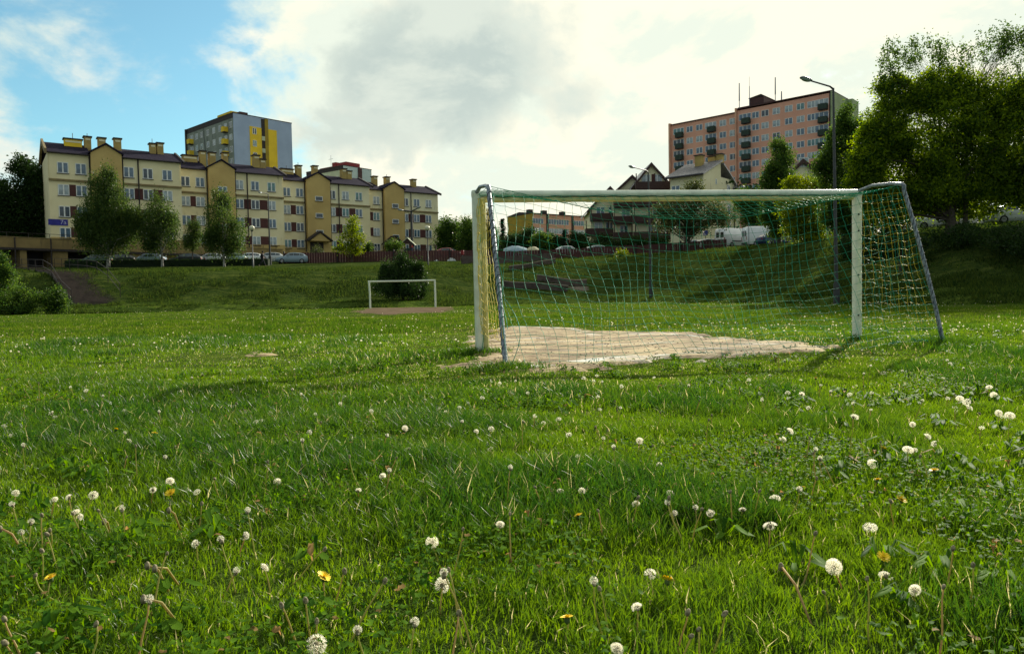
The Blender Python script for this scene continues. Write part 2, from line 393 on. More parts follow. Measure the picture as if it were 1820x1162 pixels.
def dmask(x, y):
    n_ = (fbm(x * 2.6, y * 2.6, 4) - .5)
    a_ = poly_sd(x, y, DIRT1) + n_ * 1.15 + (fbm(x * 9, y * 9, 2) - .5) * .22 - .04
    n2_ = (fbm(x * .9, y * .9, 3) - .5)
    b_ = poly_sd(x, y, DIRT2) + n2_ * 2.2 - .25
    c_ = poly_sd(x, y, DIRT3) + n_ * .9 - .12
    return np.maximum(np.maximum(a_, b_), c_)
def dirt_sheet(name, poly, step, mrg):
    xs = [p[0] for p in poly]; ys = [p[1] for p in poly]
    X, Y = np.meshgrid(np.arange(min(xs) - mrg, max(xs) + mrg, step), np.arange(min(ys) - mrg, max(ys) + mrg, step))
    mk = dmask(X, Y)
    Z = ground(X, Y) + np.clip(mk * .25, -.03, .012) + (fbm(X * 5, Y * 5, 3) - .5) * .012 + .012
    V = np.stack([X, Y, Z], -1).reshape(-1, 3); ii = np.arange(len(V)).reshape(X.shape)
    f = np.stack([ii[:-1, :-1], ii[:-1, 1:], ii[1:, 1:], ii[1:, :-1]], -1).reshape(-1, 4)
    f = f[(mk.ravel()[f] > -.25).any(1)]
    # remains of the chalk goal-area lines
    wl = np.zeros(X.shape)
    for (p, q, wd_) in (((905, 582), (1015, 584), .13), ((950, 655), (1130, 637), .16), ((1130, 637), (1180, 634), .08), ((1180, 596), (1290, 606), .06), ((1010, 584), (1060, 600), .08)):
        p = gp(*p); q = gp(*q); dx, dy = q.x - p.x, q.y - p.y; t = np.clip(((X - p.x) * dx + (Y - p.y) * dy) / (dx * dx + dy * dy), 0, 1)
        dd = np.hypot(X - p.x - t * dx, Y - p.y - t * dy); wl = np.maximum(wl, sst(dd, wd_ * 1.5, wd_ * .4))
    wl = np.maximum(wl * sst(fbm(X * 4.6 + 7, Y * 4.6, 4), .48, .60) * .85, .3 * sst(fbm(X * .9 + 31, Y * 2.6 + 4, 4), .66, .74))
    return mesh_np(name, V, [f], tint=wl.ravel(), smooth=True)
m, h, out = newmat('bare_earth')
co = h.n('ShaderNodeTexCoord').outputs['Object']
mp = h.n('ShaderNodeMapping'); h.link(co, mp.inputs[0]); mp.inputs['Scale'].default_value = (1, 1.9, 1)
c = h.mix(h.sstep(h.noise(mp.outputs[0], 1.5, 9, .7), .42, .60), (.48, .375, .215), (.19, .13, .07))
c = h.mix(h.math('MULTIPLY', h.sstep(h.noise(co, 14, 5, .7), .5, .7), .6), c, (.62, .52, .35))
c = h.mix(h.math('MULTIPLY', h.sstep(h.noise(mp.outputs[0], .9, 6, .7), .48, .58), .7), c, (.13, .095, .06))
c = h.mix(h.n('ShaderNodeAttribute', attribute_name='tint').outputs['Fac'], c, (.74, .74, .70))
b = h.n('ShaderNodeBsdfPrincipled'); h.link(c, b.inputs['Base Color']); b.inputs['Roughness'].default_value = .95; b.inputs['Specular IOR Level'].default_value = .2
bp = h.n('ShaderNodeBump'); bp.inputs['Strength'].default_value = .5; bp.inputs['Distance'].default_value = .02
h.link(h.noise(co, 24, 6, .7), bp.inputs['Height']); h.link(bp.outputs[0], b.inputs['Normal']); h.link(b.outputs[0], out.inputs[0]); M['earth'] = m
m2 = pm('dull_earth', (.17, .125, .09), (.11, .085, .055), 1.2, 1, spec=0)
tag(link('dirt_patch', dirt_sheet('dirt_patch', DIRT1, .05, .7), M['earth']), kind='structure')
tag(link('dirt_patch', dirt_sheet('dirt_patch', DIRT2, .25, 2.5), m2), kind='structure')
tag(link('dirt_patch', dirt_sheet('dirt_patch', DIRT3, .05, .4), M['earth']), kind='structure')

n = 2600; X = rng.uniform(-2.2, 5.6, n); Y = rng.uniform(6.3, 14, n); kp = dmask(X, Y) > .02; X, Y = X[kp], Y[kp]; n = len(X); rr_ = .004 + .014 * rng.random(n) ** 3
o8 = np.array([(1, 0, 0), (-1, 0, 0), (0, 1, 0), (0, -1, 0), (0, 0, .7), (0, 0, -.5)]); f8 = np.array([(0, 2, 4), (2, 1, 4), (1, 3, 4), (3, 0, 4), (2, 0, 5), (1, 2, 5), (3, 1, 5), (0, 3, 5)])
Vp_ = np.stack([X, Y, ground(X, Y) + .025], -1)[:, None] + o8[None] * rr_[:, None, None] * rng.uniform(.6, 1.3, (n, 6, 1))
tag(link('pebbles', mesh_np('pebbles', Vp_.reshape(-1, 3), [((np.arange(n) * 6)[:, None, None] + f8[None]).reshape(-1, 3)]), pm('pebble', (.34, .28, .2), (.16, .12, .08), 40, .9)), kind='stuff')

# ------------------------------------------------------------------ the near goal
P_L = gp(853, 629); P_R = gp(1523, 605)
F_L = gp(901, 660); F_R = gp(1681, 614)
E_L = at(868, 333, P_L.y - .72); E_R = at(1604, 328, P_R.y - .78)
HL = at(848, 339, P_L.y).z; HR = at(1526, 337, P_R.y).z
print('goal', P_L, P_R, (P_R - P_L).length, HL, HR, 'elbow', E_L, E_R, F_L, F_R)
goal = thing('football_goal', 'large weathered white football goal with green and yellow nets standing over a bare earth patch', 'goal', (0, 0, 0))
gd = (P_R - P_L); gd.z = 0; gd.normalize(); gn = Vector((gd.y, -gd.x, 0))   # gn: towards the camera (back of goal)
def bar(a, b_, wx, wn, name, m, rnd=.02):
    """rectangular rounded section between two points; wx along the goal line (or up), wn across"""
    d = (b_ - a).normalized(); s = gn; t = d.cross(s).normalized()
    mb = MB(); hs = wn / 2; ht = wx / 2; vs = []
    prof = []
    for sx, sy in ((1, 1), (-1, 1), (-1, -1), (1, -1)):
        for k in range(4):
            an = {(1, 1): 0, (-1, 1): 90, (-1, -1): 180, (1, -1): 270}[(sx, sy)] + k * 30
            prof.append((sx * (hs - rnd) + rnd * math.cos(R(an)), sy * (ht - rnd) + rnd * math.sin(R(an))))
    n = len(prof); L = (b_ - a).length; steps = 12
    for i in range(steps + 1):
        p = a + (b_ - a) * (i / steps)
        vs += [tuple(p + s * x + t * y) for x, y in prof]
    fs = [(i * n + j, i * n + (j + 1) % n, (i + 1) * n + (j + 1) % n, (i + 1) * n + j) for i in range(steps) for j in range(n)]
    fs += [tuple(range(n - 1, -1, -1)), tuple(steps * n + j for j in range(n))]
    mb.add(vs, fs); return mb.build(name, m, goal, smooth=True)
TL = Vector((at(846, 339, P_L.y).x, P_L.y, HL)); TR_ = Vector((at(1523, 337, P_R.y).x, P_R.y, HR))
pl = bar(P_L - Vector((0, 0, .1)), TL, .10, .12, 'post', M['goalwhite'], .035)
pr = bar(P_R - Vector((0, 0, .1)), TR_ - Vector((0, 0, .02)), .11, .10, 'post', M['goalwhite'], .03)
cb = bar(TL - gd * .05 - Vector((0, 0, .045)), TR_ + gd * .06 - Vector((0, 0, .045)), .09, .11, 'crossbar', M['goalwhite'], .044)
# yellowed strip screwed on the inner edge of the post / bar
def strip(a, b_, r_, off): 
    return MB().tube([a + off, a + (b_ - a) * .5 + off, b_ + off], r_, 8)
strip(P_L, TL - Vector((0, 0, .1)), .036, gd * .072 + gn * .035).build('edge_strip', M['goalyellow'], pl, smooth=True)
strip(TL + gd * .1, TR_ - gd * .1, .030, gn * .04 - Vector((0, 0, .118))).build('edge_strip', M['goalyellow'], cb, smooth=True)
for z in (.35, .9, 1.5, 1.72):
    p = P_R + gn * .05 - gd * .02; MB().tube([p + Vector((0, 0, z)), p + gn * .012 + Vector((0, 0, z))], .011, 8).build('bolt', M['darktrim'], pr, smooth=True)
# stanchions with their top arms
def stanchion(T, E, Ft, name):
    arm = MB().tube([T - Vector((0, 0, .03)), T + (E - T) * .35 + Vector((0, 0, .03)), T + (E - T) * .8 + Vector((0, 0, .025)), E], [.024, .022, .022, .026], 12)
    arm.build('top_arm', M['galv'], goal, smooth=True)
    f = Ft - Vector((0, 0, .1)); d = (f - E); n_ = 14
    pts = [E + (T - E) * .03 + Vector((0, 0, .012)), E + d * .01 + gn * .02] + [E + d * (.03 + .97 * i / n_) + gn * (.03 * math.sin(i / n_ * math.pi)) for i in range(n_ + 1)]
    st = MB().tube(pts, .025, 12).build('stanchion', M['galv'], goal, smooth=True)
    lash = MB(); dd = d.normalized(); x = dd.cross(Vector((0, 0, 1))).normalized(); y = dd.cross(x); hx = []
    for i in range(22 * 8):
        f_ = i / (22 * 8); ph_ = i / 8; k_ = int(ph_) + (ph_ - int(ph_)) ** 6     # turns bunch at the knots, then run along the tube
        a = 2 * math.pi * (ph_ - int(ph_)); hx.append(E + d * (.03 + .93 * k_ / 22) + gn * (.03 * math.sin(f_ * math.pi)) + (x * math.cos(a) + y * math.sin(a)) * .028)
    lash.tube(hx, .0035, 4, False)
    lash.build('lashing', M['darktrim'], st)
    return st
sl = stanchion(TL, E_L, F_L, 'left'); sr = stanchion(TR_, E_R, F_R, 'right')

# nets: every cord is a thin three-sided tube
def cords(name, lines, r_, m, parent=goal):
    Vs = []; Fs = []; base = 0
    for L in lines:
        L = np.asarray(L, dtype=float); n = len(L)
        if n < 2: continue
        T = np.gradient(L, axis=0); T /= np.linalg.norm(T, axis=1, keepdims=True) + 1e-9
        ref = np.array([0.3, .5, .81]); X = np.cross(T, ref); X /= np.linalg.norm(X, axis=1, keepdims=True) + 1e-9; Yv = np.cross(T, X)
        for j in range(3):
            a = 2 * math.pi * j / 3; Vs.append(L + (X * math.cos(a) + Yv * math.sin(a)) * r_)
        i0 = base + np.arange(n - 1)
        for j in range(3):
            a = i0 + j * n; b_ = i0 + ((j + 1) % 3) * n; Fs.append(np.stack([a, b_, b_ + 1, a + 1], -1))
        base += 3 * n
    me = mesh_np(name, np.concatenate(Vs), [np.concatenate(Fs)], smooth=True)
    return link(name, me, m, parent)
def A(v): return np.array(v, dtype=float)
def wob(p, amp, f, ph=0):
    """irregular slack of a hanging cord net"""
    q = p * f
    return p + amp * np.stack([np.sin(q[..., 0] * 3.1 + q[..., 2] * 5.3 + ph), np.sin(q[..., 0] * 2.3 + q[..., 2] * 4.1 + 1 + ph), .6 * np.sin(q[..., 0] * 4.7 + q[..., 2] * 2.9 + 2 + ph)], -1)
def surf(fn, nu, nv, sub=3, amp=.012, f=2.0, jit=.006):
    """cord lines of a net over the patch fn(s,t)"""
    S = np.linspace(0, 1, nu * sub + 1); T = np.linspace(0, 1, nv * sub + 1)
    Sg, Tg = np.meshgrid(S, T, indexing='ij'); P = fn(Sg, Tg)
    P = wob(P, amp, f) + rng.normal(0, jit, P.shape) * ((Tg > 0) & (Sg > 0) & (Sg < 1))[..., None]
    # cells pull into slightly zig-zag knots
    ku = (np.arange(P.shape[0]) // sub)[:, None]; kv = (np.arange(P.shape[1]) // sub)[None, :]
    return [P[i * sub, :] for i in range(nu + 1)] + [P[:, j * sub] for j in range(nv + 1)]
# sagging rope along the rear top, back-projected to the photographed curve at the depth of the net
rope_px = [(868, 331), (905, 339), (950, 349), (1000, 360), (1050, 371), (1100, 379), (1150, 386), (1210, 389), (1260, 389), (1300, 388), (1350, 381), (1400, 372), (1450, 362), (1515, 350), (1560, 339), (1604, 327)]
_rp = []
for i, (u_, v_) in enumerate(rope_px):
    lo = E_L; hi = E_R; q = ray(u_, v_)
    # depth on the straight line between the elbows, net pulled in a little at mid-span
    a_ = (q.x / q.y); t = (a_ * lo.y - lo.x) / ((hi.x - lo.x) - a_ * (hi.y - lo.y)); t = min(max(t, 0), 1)
    dpt = lo.y + (hi.y - lo.y) * t + .18 * math.sin(math.pi * t)
    p = at(u_, v_, dpt); _rp.append(list(p))
_rp = np.array(_rp); _rs = np.linalg.norm(np.diff(_rp, axis=0), axis=1); _rs = np.concatenate([[0], np.cumsum(_rs)]); _rs /= _rs[-1]
def rope(s): return np.stack([np.interp(s, _rs, _rp[:, k]) for k in range(3)], -1)
def lerp(a, b_, t): return a * (1 - t)[..., None] + b_ * t[..., None]
def foot_line(s):
    p = lerp(A(F_L) + 0 * s[..., None], A(F_R) + 0 * s[..., None], s)
    p = p + (-A(gn)) * (np.sin(np.pi * s) * .12)[..., None]; p[..., 2] = .04 + .03 * np.sin(s * 23)
    return p
def back(s, t):
    p = lerp(rope(s), foot_line(s), t)
    # a slack net billows away from the camera between its lashings and droops towards mid-span
    bl = np.sin(np.pi * s) ** .7 * np.sin(np.pi * t)
    p = p - A(gn) * (bl * .10)[..., None]; p[..., 2] -= bl * .02 * np.sin(s * 9 + 1)
    # rows run down towards mid-span as they do on the photograph
    p[..., 2] -= (.16 * (1 - (2 * s - 1) ** 2) * np.sin(np.pi * t)) * .8
    return p
def back2(s, t):
    w_ = 1 - (1 - t) ** 1.05; return back(np.clip(s + .012 * np.sin(t * 7 + s * 20), 0, 1), w_)
lines = surf(back2, 46, 19, 3, .004, 1.2, .0025)
cords('back_net', lines, .0023, M['netgreen'])
def roof(s, t):
    a_ = lerp(A(TL + gn * .05 - Vector((0, 0, .07))) + 0 * s[..., None], A(TR_ + gn * .05 - Vector((0, 0, .07))) + 0 * s[..., None], s)
    p = lerp(a_, rope(s), t); p[..., 2] -= .05 * np.sin(np.pi * t) * np.sin(np.pi * s); 
    return p
cords('roof_net', surf(roof, 46, 7, 3, .007, 1.6, .003) + [rope(np.linspace(0, 1, 90))] , .0027, M['netgreen'])
def side(T, P, E, Ft, bot, dirn, push=0.0):
    def fn(s, t):
        zt = np.clip(t, 0, 1)
        a_ = lerp(A(T) + 0 * s[..., None], A(P + Vector((0, 0, bot))) + 0 * s[..., None], zt)
        e2 = A(E + (Ft - E) * (1 - bot / E.z)); b_ = lerp(A(E) + 0 * s[..., None], e2 + 0 * s[..., None], zt)
        p = lerp(a_, b_, s); p[..., 2] -= (.035 * np.sin(np.pi * s) + .012 * np.sin(s * 17)) * np.clip(zt * 3, 0, 1)
        p = p + A(gd) * (push * np.sin(np.pi * s) * np.sin(np.pi * zt))[..., None]
        return p
    return fn
cords('side_net', surf(side(TL - Vector((0, 0, .1)), P_L, E_L - Vector((0, 0, .1)), F_L, .28, 1, -.05), 12, 16, 3, .006, 3, .003), .0029, M['netyellow'])
cords('side_net', surf(side(TR_ - Vector((0, 0, .1)), P_R, E_R - Vector((0, 0, .1)), F_R, .24, 1, .06), 9, 17, 3, .006, 2, .004), .0025, M['netyellow'])
# loose green end cord gathered at the right, hanging outside the yellow side
g2 = side(TR_ - Vector((0, 0, .04)), P_R, E_R - Vector((0, 0, .03)), F_R, .05, 1, -.15)
cords('green_side_net', surf(g2, 5, 13, 4, .02, 2.0, .006), .0022, M['netgreen'])
# a cord wound round the left post and one trailing at the stanchion foot
pts = [A(TL + (P_L - TL) * t + gd * (.02 + .012 * math.sin(t * 30)) + gn * .075) for t in np.linspace(.02, .97, 60)]
c1_ = [A(F_L + (E_L - F_L) * (.34 * (1 - t)) + gd * (.05 + .11 * math.sin(t * 3.4)) + gn * .02) + A((0, 0, .02)) for t in np.linspace(0, 1, 30)]
c2_ = [A(E_L + (F_L - E_L) * t + gd * (.028 + .012 * math.sin(t * 26)) + gn * .035) for t in np.linspace(.03, .8, 60)]
heap = []
for k in range(16):
    x0 = rng.random(); p0 = foot_line(np.array([x0]))[0]
    heap.append([p0 + np.array([.12 * j / 8 + rng.normal(0, .01), rng.normal(0, .02), abs(rng.normal(0, .02))]) for j in range(9)])
for L_ in [pts, c1_, c2_] + heap: cords('loose_cord', [L_], .0042, M['netgreen'])
cords('head_rope', [[A(TL + (TR_ - TL) * t + gn * .062 - Vector((0, 0, .082 + .006 * math.sin(t * 130)))) for t in np.linspace(.01, .99, 120)]], .007, pm('dark_green_rope', (.02, .16, .10), (.01, .08, .05), 12, .8))

# ------------------------------------------------------------------ the far goal
fg = thing('football_goal', 'small distant bare white goal frame without a net at the far end of the pitch', 'goal')
a = gp(658, 548.6); b_ = gp(774, 546.6)
b_ = Vector((at(774, 546, a.y + .7).x, a.y + .7, 0))
a.z = gz(a.x, a.y); b_.z = gz(b_.x, b_.y); ta = at(655.5, 500, a.y); tb = at(772.5, 497.6, b_.y)
MB().tube([a - Vector((0, 0, .1)), a + Vector((0, 0, 1)), ta], .065, 10).build('post', M['goalwhite'], fg, smooth=True)
MB().tube([b_ - Vector((0, 0, .1)), b_ + Vector((0, 0, 1)), tb], .065, 10).build('post', M['goalwhite'], fg, smooth=True)
MB().tube([ta - Vector((.06, 0, .02)), (ta + tb) / 2 - Vector((0, 0, .03)), tb + Vector((.06, 0, -.02))], .062, 10).build('crossbar', M['goalwhite'], fg, smooth=True)

# ------------------------------------------------------------------ grass
def blades(name, x, y, hgt, wid, tint, lean, m, two=True, z=None):
    n = len(x); z = ground(x, y) if z is None else z
    fa = rng.random(n) * 2 * np.pi; la = rng.random(n) * 2 * np.pi
    wx = np.cos(fa) * wid / 2; wy = np.sin(fa) * wid / 2
    bx = np.cos(la) * lean * hgt; by = np.sin(la) * lean * hgt
    B = np.stack([x, y, z - .005], -1)
    Wv = np.stack([wx, wy, 0 * wx], -1)
    mid = B + np.stack([bx * .30, by * .30, hgt * .58], -1)
    tip = B + np.stack([bx, by, hgt * np.sqrt(np.clip(1 - (lean * .75) ** 2, .1, 1))], -1)
    if two:
        V = np.stack([B - Wv, B + Wv, mid - Wv * .8, mid + Wv * .8, tip], 1).reshape(-1, 3); o = np.arange(n) * 5
        me = mesh_np(name, V, [np.stack([o, o + 1, o + 3, o + 2], -1), np.stack([o + 2, o + 3, o + 4], -1)], tint=np.repeat(tint, 5))
    else:
        V = np.stack([B - Wv, B + Wv, tip], 1).reshape(-1, 3); o = np.arange(n) * 3
        me = mesh_np(name, V, [np.stack([o, o + 1, o + 2], -1)], tint=np.repeat(tint, 3))
    return link(name, me, m)
M['grass'] = leafmat('grass_blade', (.019, .072, .011), (.142, .240, .022), .46, .38, c3=(.50, .46, .22), f3=.03, spec=.22)
M['grassfar'] = leafmat('grass_tuft', (.034, .088, .013), (.140, .205, .024), .42, .7, c3=(.36, .31, .16), f3=.05, spec=0.0)
M['grassbank'] = leafmat('dimmed_bank_grass', (.014, .036, .011), (.078, .112, .020), .36, .9, c3=(.2, .2, .08), f3=.02, spec=0.0)  # bank blades, the slope's dimness put into their colour
M['weed'] = leafmat('broad_weed_leaf', (.030, .095, .010), (.14, .27, .02), .45, .6, c3=(.3, .2, .08), f3=.02, spec=.03)
def sample(y0, y1, n, slope=.80, marg=1.7):
    """uniform over the ground between two distances"""
    u_ = rng.random(n); y = np.sqrt(y0 * y0 + u_ * (y1 * y1 - y0 * y0)); x = (rng.random(n) * 2 - 1) * (y * slope + marg); return x, y
FEET = [(P_L, .20), (F_L, .24), (P_R, .30), (F_R, .34), (Vector((-.6, 8.9, 0)), .18)]
def lush(x, y):
    l = sst(fbm(x * .8 + 3, y * .8, 4), .36, .66) * .65 + sst(fbm(x * 2.7, y * 2.7 + 8, 3), .42, .7) * .35
    return l
def feet(x, y):
    f = np.zeros(x.shape)
    for p, r_ in FEET: f = np.maximum(f, np.exp(-((x - p.x) ** 2 + (y - p.y) ** 2) / (r_ * r_)))
    return f
rings = [(0.3, 2.2, 150000, .0032, True), (2.2, 4.2, 220000, .0040, True), (4.2, 7.5, 215000, .0062, True), (7.5, 14, 150000, .012, False), (14, 28, 140000, .02, False), (28, 62, 130000, .036, False)]
for i, (y0, y1, n, wd_, two) in enumerate(rings):
    x, y = sample(y0, y1, n)
    # part of the blades gather in tufts
    k = n // 2; nc = max(k // 26, 1); cx_, cy_ = sample(y0, y1, nc); ci = rng.integers(0, nc, k); rad = .018 + .006 * y0
    x[:k] = cx_[ci] + rng.normal(0, rad, k); y[:k] = cy_[ci] + rng.normal(0, rad, k); cth = rng.random(nc)
    th = rng.random(n); th[:k] = .5 * th[:k] + .5 * cth[ci]
    L = lush(x, y); ft = feet(x, y) if y0 < 14 else 0 * x; mk = dmask(x, y)
    keep = (mk < rng.random(n) ** 2 * .6 - .15) | ((ft > .35) & (rng.random(n) < .9)) | (rng.random(n) < .012)
    scale = 1.0 if y0 < 7 else (1.0 if y0 < 14 else .95)
    worn = sst(mk, -2.2, -.1) * (1 - ft)
    keep |= (mk > 0) & (mk < .9) & (fbm(x * 3.3 + 70, y * 3.3, 3) > .66 + .1 * mk) & (rng.random(n) < .6)
    hgt = (.026 + .074 * L) * (.55 + .8 * th) * scale * (1 - .65 * worn) * (1 + .5 * ft)
    if y0 > 14: hgt = hgt * .75
    if y0 > 7: hgt = hgt * (1 + .35 * sst(fbm(x * .28 + 9, y * .9, 3), .52, .7))
    lean = .15 + .6 * rng.random(n)
    tint = np.clip(.66 - .58 * L - .08 * sst(fbm(x * .45 + 60, y * .45, 3), .5, .68) + rng.normal(0, .17, n) + .12 * worn, 0, .955); tint = np.where(rng.random(n) < .02 + .08 * worn, 1.0, tint)
    wv = wd_ * (.6 + .7 * rng.random(n))
    s = keep; o = blades('meadow_grass' if y0 < 14 else 'lawn_grass', x[s], y[s], hgt[s], wv[s], tint[s], lean[s], M['grass'] if y0 < 14 else M['grassfar'], two)
    tag(o, kind='stuff')
# extra long blades at the posts
xs = []; ys = []
for p, r_ in FEET:
    n = int(500 + 9000 * r_ ** 2); xs.append(rng.normal(p.x, r_ * .75, n)); ys.append(rng.normal(p.y, r_ * .6, n))
x = np.concatenate(xs); y = np.concatenate(ys); n = len(x)
tag(blades('tall_grass', x, y, (.04 + .09 * rng.random(n)) * (.4 + .6 * np.exp(-.3 * rng.random(n))), .006 + .005 * rng.random(n), np.clip(rng.normal(.25, .15, n), 0, .95), .3 + .5 * rng.random(n), M['grass']), kind='stuff')
# rough grass of the banks, its colour darkened to stand for shade
n = 230000
a_ = rng.random(n) * 1.9 - .95; tt = rng.random(n) ** 1.2
yb = np.interp(a_, TA, TB); yc = np.interp(a_, TA, TCR)
y = yb - 1 + (yc - yb + 9) * tt; x = a_ * y
cl_ = fbm(x * .5, y * .5, 4); kp = rng.random(n) < .25 + 1.1 * sst(cl_, .35, .65); x = x[kp]; y = y[kp]; cl_ = cl_[kp]; n = len(x)
tag(blades('bank_grass', x, y, (.07 + .22 * sst(cl_, .4, .7)) * (.5 + rng.random(n)), .03 + .05 * rng.random(n), np.clip(rng.normal(.35, .25, n) + .2 * (cl_ - .5), 0, .97), .2 + .6 * rng.random(n), M['grassbank'], False), kind='stuff')

# broad-leaved weeds: dandelion rosettes and clover
def leaves_mesh(name, base, direc, length, width, rise, tint, m):
    n = len(base); d = np.stack([np.cos(direc), np.sin(direc), 0 * direc], -1); sd_ = np.stack([-np.sin(direc), np.cos(direc), 0 * direc], -1); up = np.array([0, 0, 1.0])
    L = length[:, None]; Wd = width[:, None]; rs = rise[:, None]
    p0 = base; p1 = base + d * L * .45 + up * rs * .8; p2 = base + d * L + up * rs * .55
    V = np.stack([p0, p1 + sd_ * Wd * .35 + up * Wd * .15, p1 - sd_ * Wd * .35 + up * Wd * .15, p1 * .35 + p2 * .65 + sd_ * Wd * .5, p1 * .35 + p2 * .65 - sd_ * Wd * .5, p2, p1], 1)
    o = np.arange(n) * 7
    tri = [np.stack([o, o + 6, o + 1], -1), np.stack([o, o + 2, o + 6], -1)]; qd = [np.stack([o + 1, o + 6, o + 5, o + 3], -1), np.stack([o + 6, o + 2, o + 4, o + 5], -1)]
    return link(name, mesh_np(name, V.reshape(-1, 3), [np.concatenate(tri), np.concatenate(qd)], tint=np.repeat(tint, 7)), m)
nr = 1500; x, y = sample(1.15, 13, nr); y = 1.15 + (y - 1.15) * rng.random(nr) ** .45; x = (rng.random(nr) * 2 - 1) * (y * .8 + .7)
kp = (fbm(x * 1.1 + 30, y * 1.1, 3) > .50) & (dmask(x, y) < -.1); x = x[kp]; y = y[kp]
k = 9; bx = np.repeat(x, k); by = np.repeat(y, k); n = len(bx)
base = np.stack([bx, by, ground(bx, by) + .004], -1); base[:, :2] += rng.normal(0, .008, (n, 2))
tag(leaves_mesh('dandelion_leaves', base, rng.random(n) * 6.283, .045 + .055 * rng.random(n), .012 + .014 * rng.random(n), .035 + .05 * rng.random(n), np.clip(rng.normal(.45, .25, n), 0, 1), M['weed']), kind='stuff')
nr = 60000; x, y = sample(1.1, 8, nr); y = 1.1 + (y - 1.1) * rng.random(nr) ** .5; x = (rng.random(nr) * 2 - 1) * (y * .8 + .7)
kp = (sst(fbm(x * 1.6 + 11, y * 1.6, 4), .5, .62) > rng.random(nr)) & (dmask(x, y) < -.1); x = x[kp]; y = y[kp]; n = len(x)
zz = ground(x, y) + .02 + .045 * rng.random(n)
base = np.stack([x, y, zz], -1)
tag(leaves_mesh('clover', base, rng.random(n) * 6.283, .012 + .012 * rng.random(n), .010 + .010 * rng.random(n), rng.normal(.004, .014, n), np.clip(rng.normal(.5, .28, n), 0, 1), M['weed']), kind='stuff')
# ------------------------------------------------------------------ buildings
_shared = {}
def inst(name, key, make, m, parent, loc, rotz=0):
    """an object of its own that shares its mesh with its look-alikes"""
    k = (key, m.name)
    if k not in _shared:
        mb = make(); me = bpy.data.meshes.new(name); me.from_pydata(mb.v, [], mb.f); me.update(); me.materials.append(m); _shared[k] = me
    return link(name, _shared[k], None, parent, loc, rotz)
def window(root, s, y, z, w_, h_, rotz=0, mull=1, frame='frame', gl=None, sill=True, proud=0.0):
    """frame with mullion, sill and its pane; s, z is the centre, y the wall face (outside is -y)"""
    def fr():
        mb = MB(); t = .09
        mb.box(-w_ / 2, w_ / 2, -.05, .03, h_ / 2 - t, h_ / 2).box(-w_ / 2, w_ / 2, -.05, .03, -h_ / 2, -h_ / 2 + t)
        mb.box(-w_ / 2, -w_ / 2 + t, -.048, .03, -h_ / 2 + t, h_ / 2 - t).box(w_ / 2 - t, w_ / 2, -.048, .03, -h_ / 2 + t, h_ / 2 - t)
        for i in range(mull):
            c_ = w_ * ((i + 1) / (mull + 1) - .5); mb.box(c_ - .075, c_ + .075, -.056, .03, -h_ / 2 + t, h_ / 2 - t)
        return mb
    f = inst('window', ('fr', w_, h_, mull), fr, M[frame], root, (s, y, z), rotz)
    g = gl if gl is not None else GL[random.choices([0, 1, 2, 3], [5, 2, 4, 2])[0]]
    inst('pane', ('pn', w_, h_), lambda: MB().box(-w_ / 2 + .05, w_ / 2 - .05, -.015, .02, -h_ / 2 + .05, h_ / 2 - .05), g, f, (0, 0, 0))
    if sill: inst('sill', ('sl', w_), lambda: MB().box(-w_ / 2 - .06, w_ / 2 + .06, -.14, .02, -.07, 0), M['darktrim'], f, (0, 0, -h_ / 2 - .002))
    return f
def s_of(u, v, A0, e):
    """distance along the facade line A0 + s e that is seen at pixel u, v"""
    q = ray(u, v); k = q.x / q.y
    return (k * A0.y - A0.x) / (e.x - k * e.y)

# --- the long cream apartment block
ang = R(36); e = Vector((math.cos(ang), math.sin(ang), 0)); A0 = Vector((at(88, 340, 90.7).x, 90.7, 0))
cream = thing('apartment_block', 'long stepped cream apartment block with maroon panels and ochre stair gables', 'building', (A0.x, A0.y, 0), ang)
yl = Vector((-e.y, e.x, 0))
def toloc(P): d = Vector((P.x, P.y, 0)) - A0; return d.dot(e), d.dot(yl)
units = [
    dict(mid=(205, 95.6), us=(88, 163, 218, 323), lw=(114.9, 147), rw=(231, 264.6, 298.8), rows=(293, 334, 374, 412), st=193, ch=[(130, 1), (156, 0), (181, 0), (209, 0), (271, 0), (284, 0)]),
    dict(mid=(412, 107.8), us=(322, 370, 417, 504), lw=(331.5, 357.8), rw=(426, 454, 483), rows=(325.4, 358.7, 393.3, 425.8), st=395, ch=[(336, 1), (359, 0), (376, 0), (399, 0), (454, 0), (465, 0)]),
    dict(mid=(582, 119.8), us=(503, 543, 585, 657), lw=(511, 534), rw=(590, 614, 637.6), rows=(343, 373, 402.8, 432.6), st=565, ch=[(508, 1), (529, 0), (558, 0), (609, 0), (618, 0)]),
    dict(mid=(718, 131), us=(656, 681, 716, 778), lw=(670,), rw=(719.8, 740, 761), rows=(356.7, 384.7, 411.8, 439), st=700, ch=[(664, 0), (686, 0), (733, 0)])]
walls = MB(); wb = MB(); EZ = 19.6; BZ = 8.2; rowz = [17.75, 15.0, 12.3, 9.6]
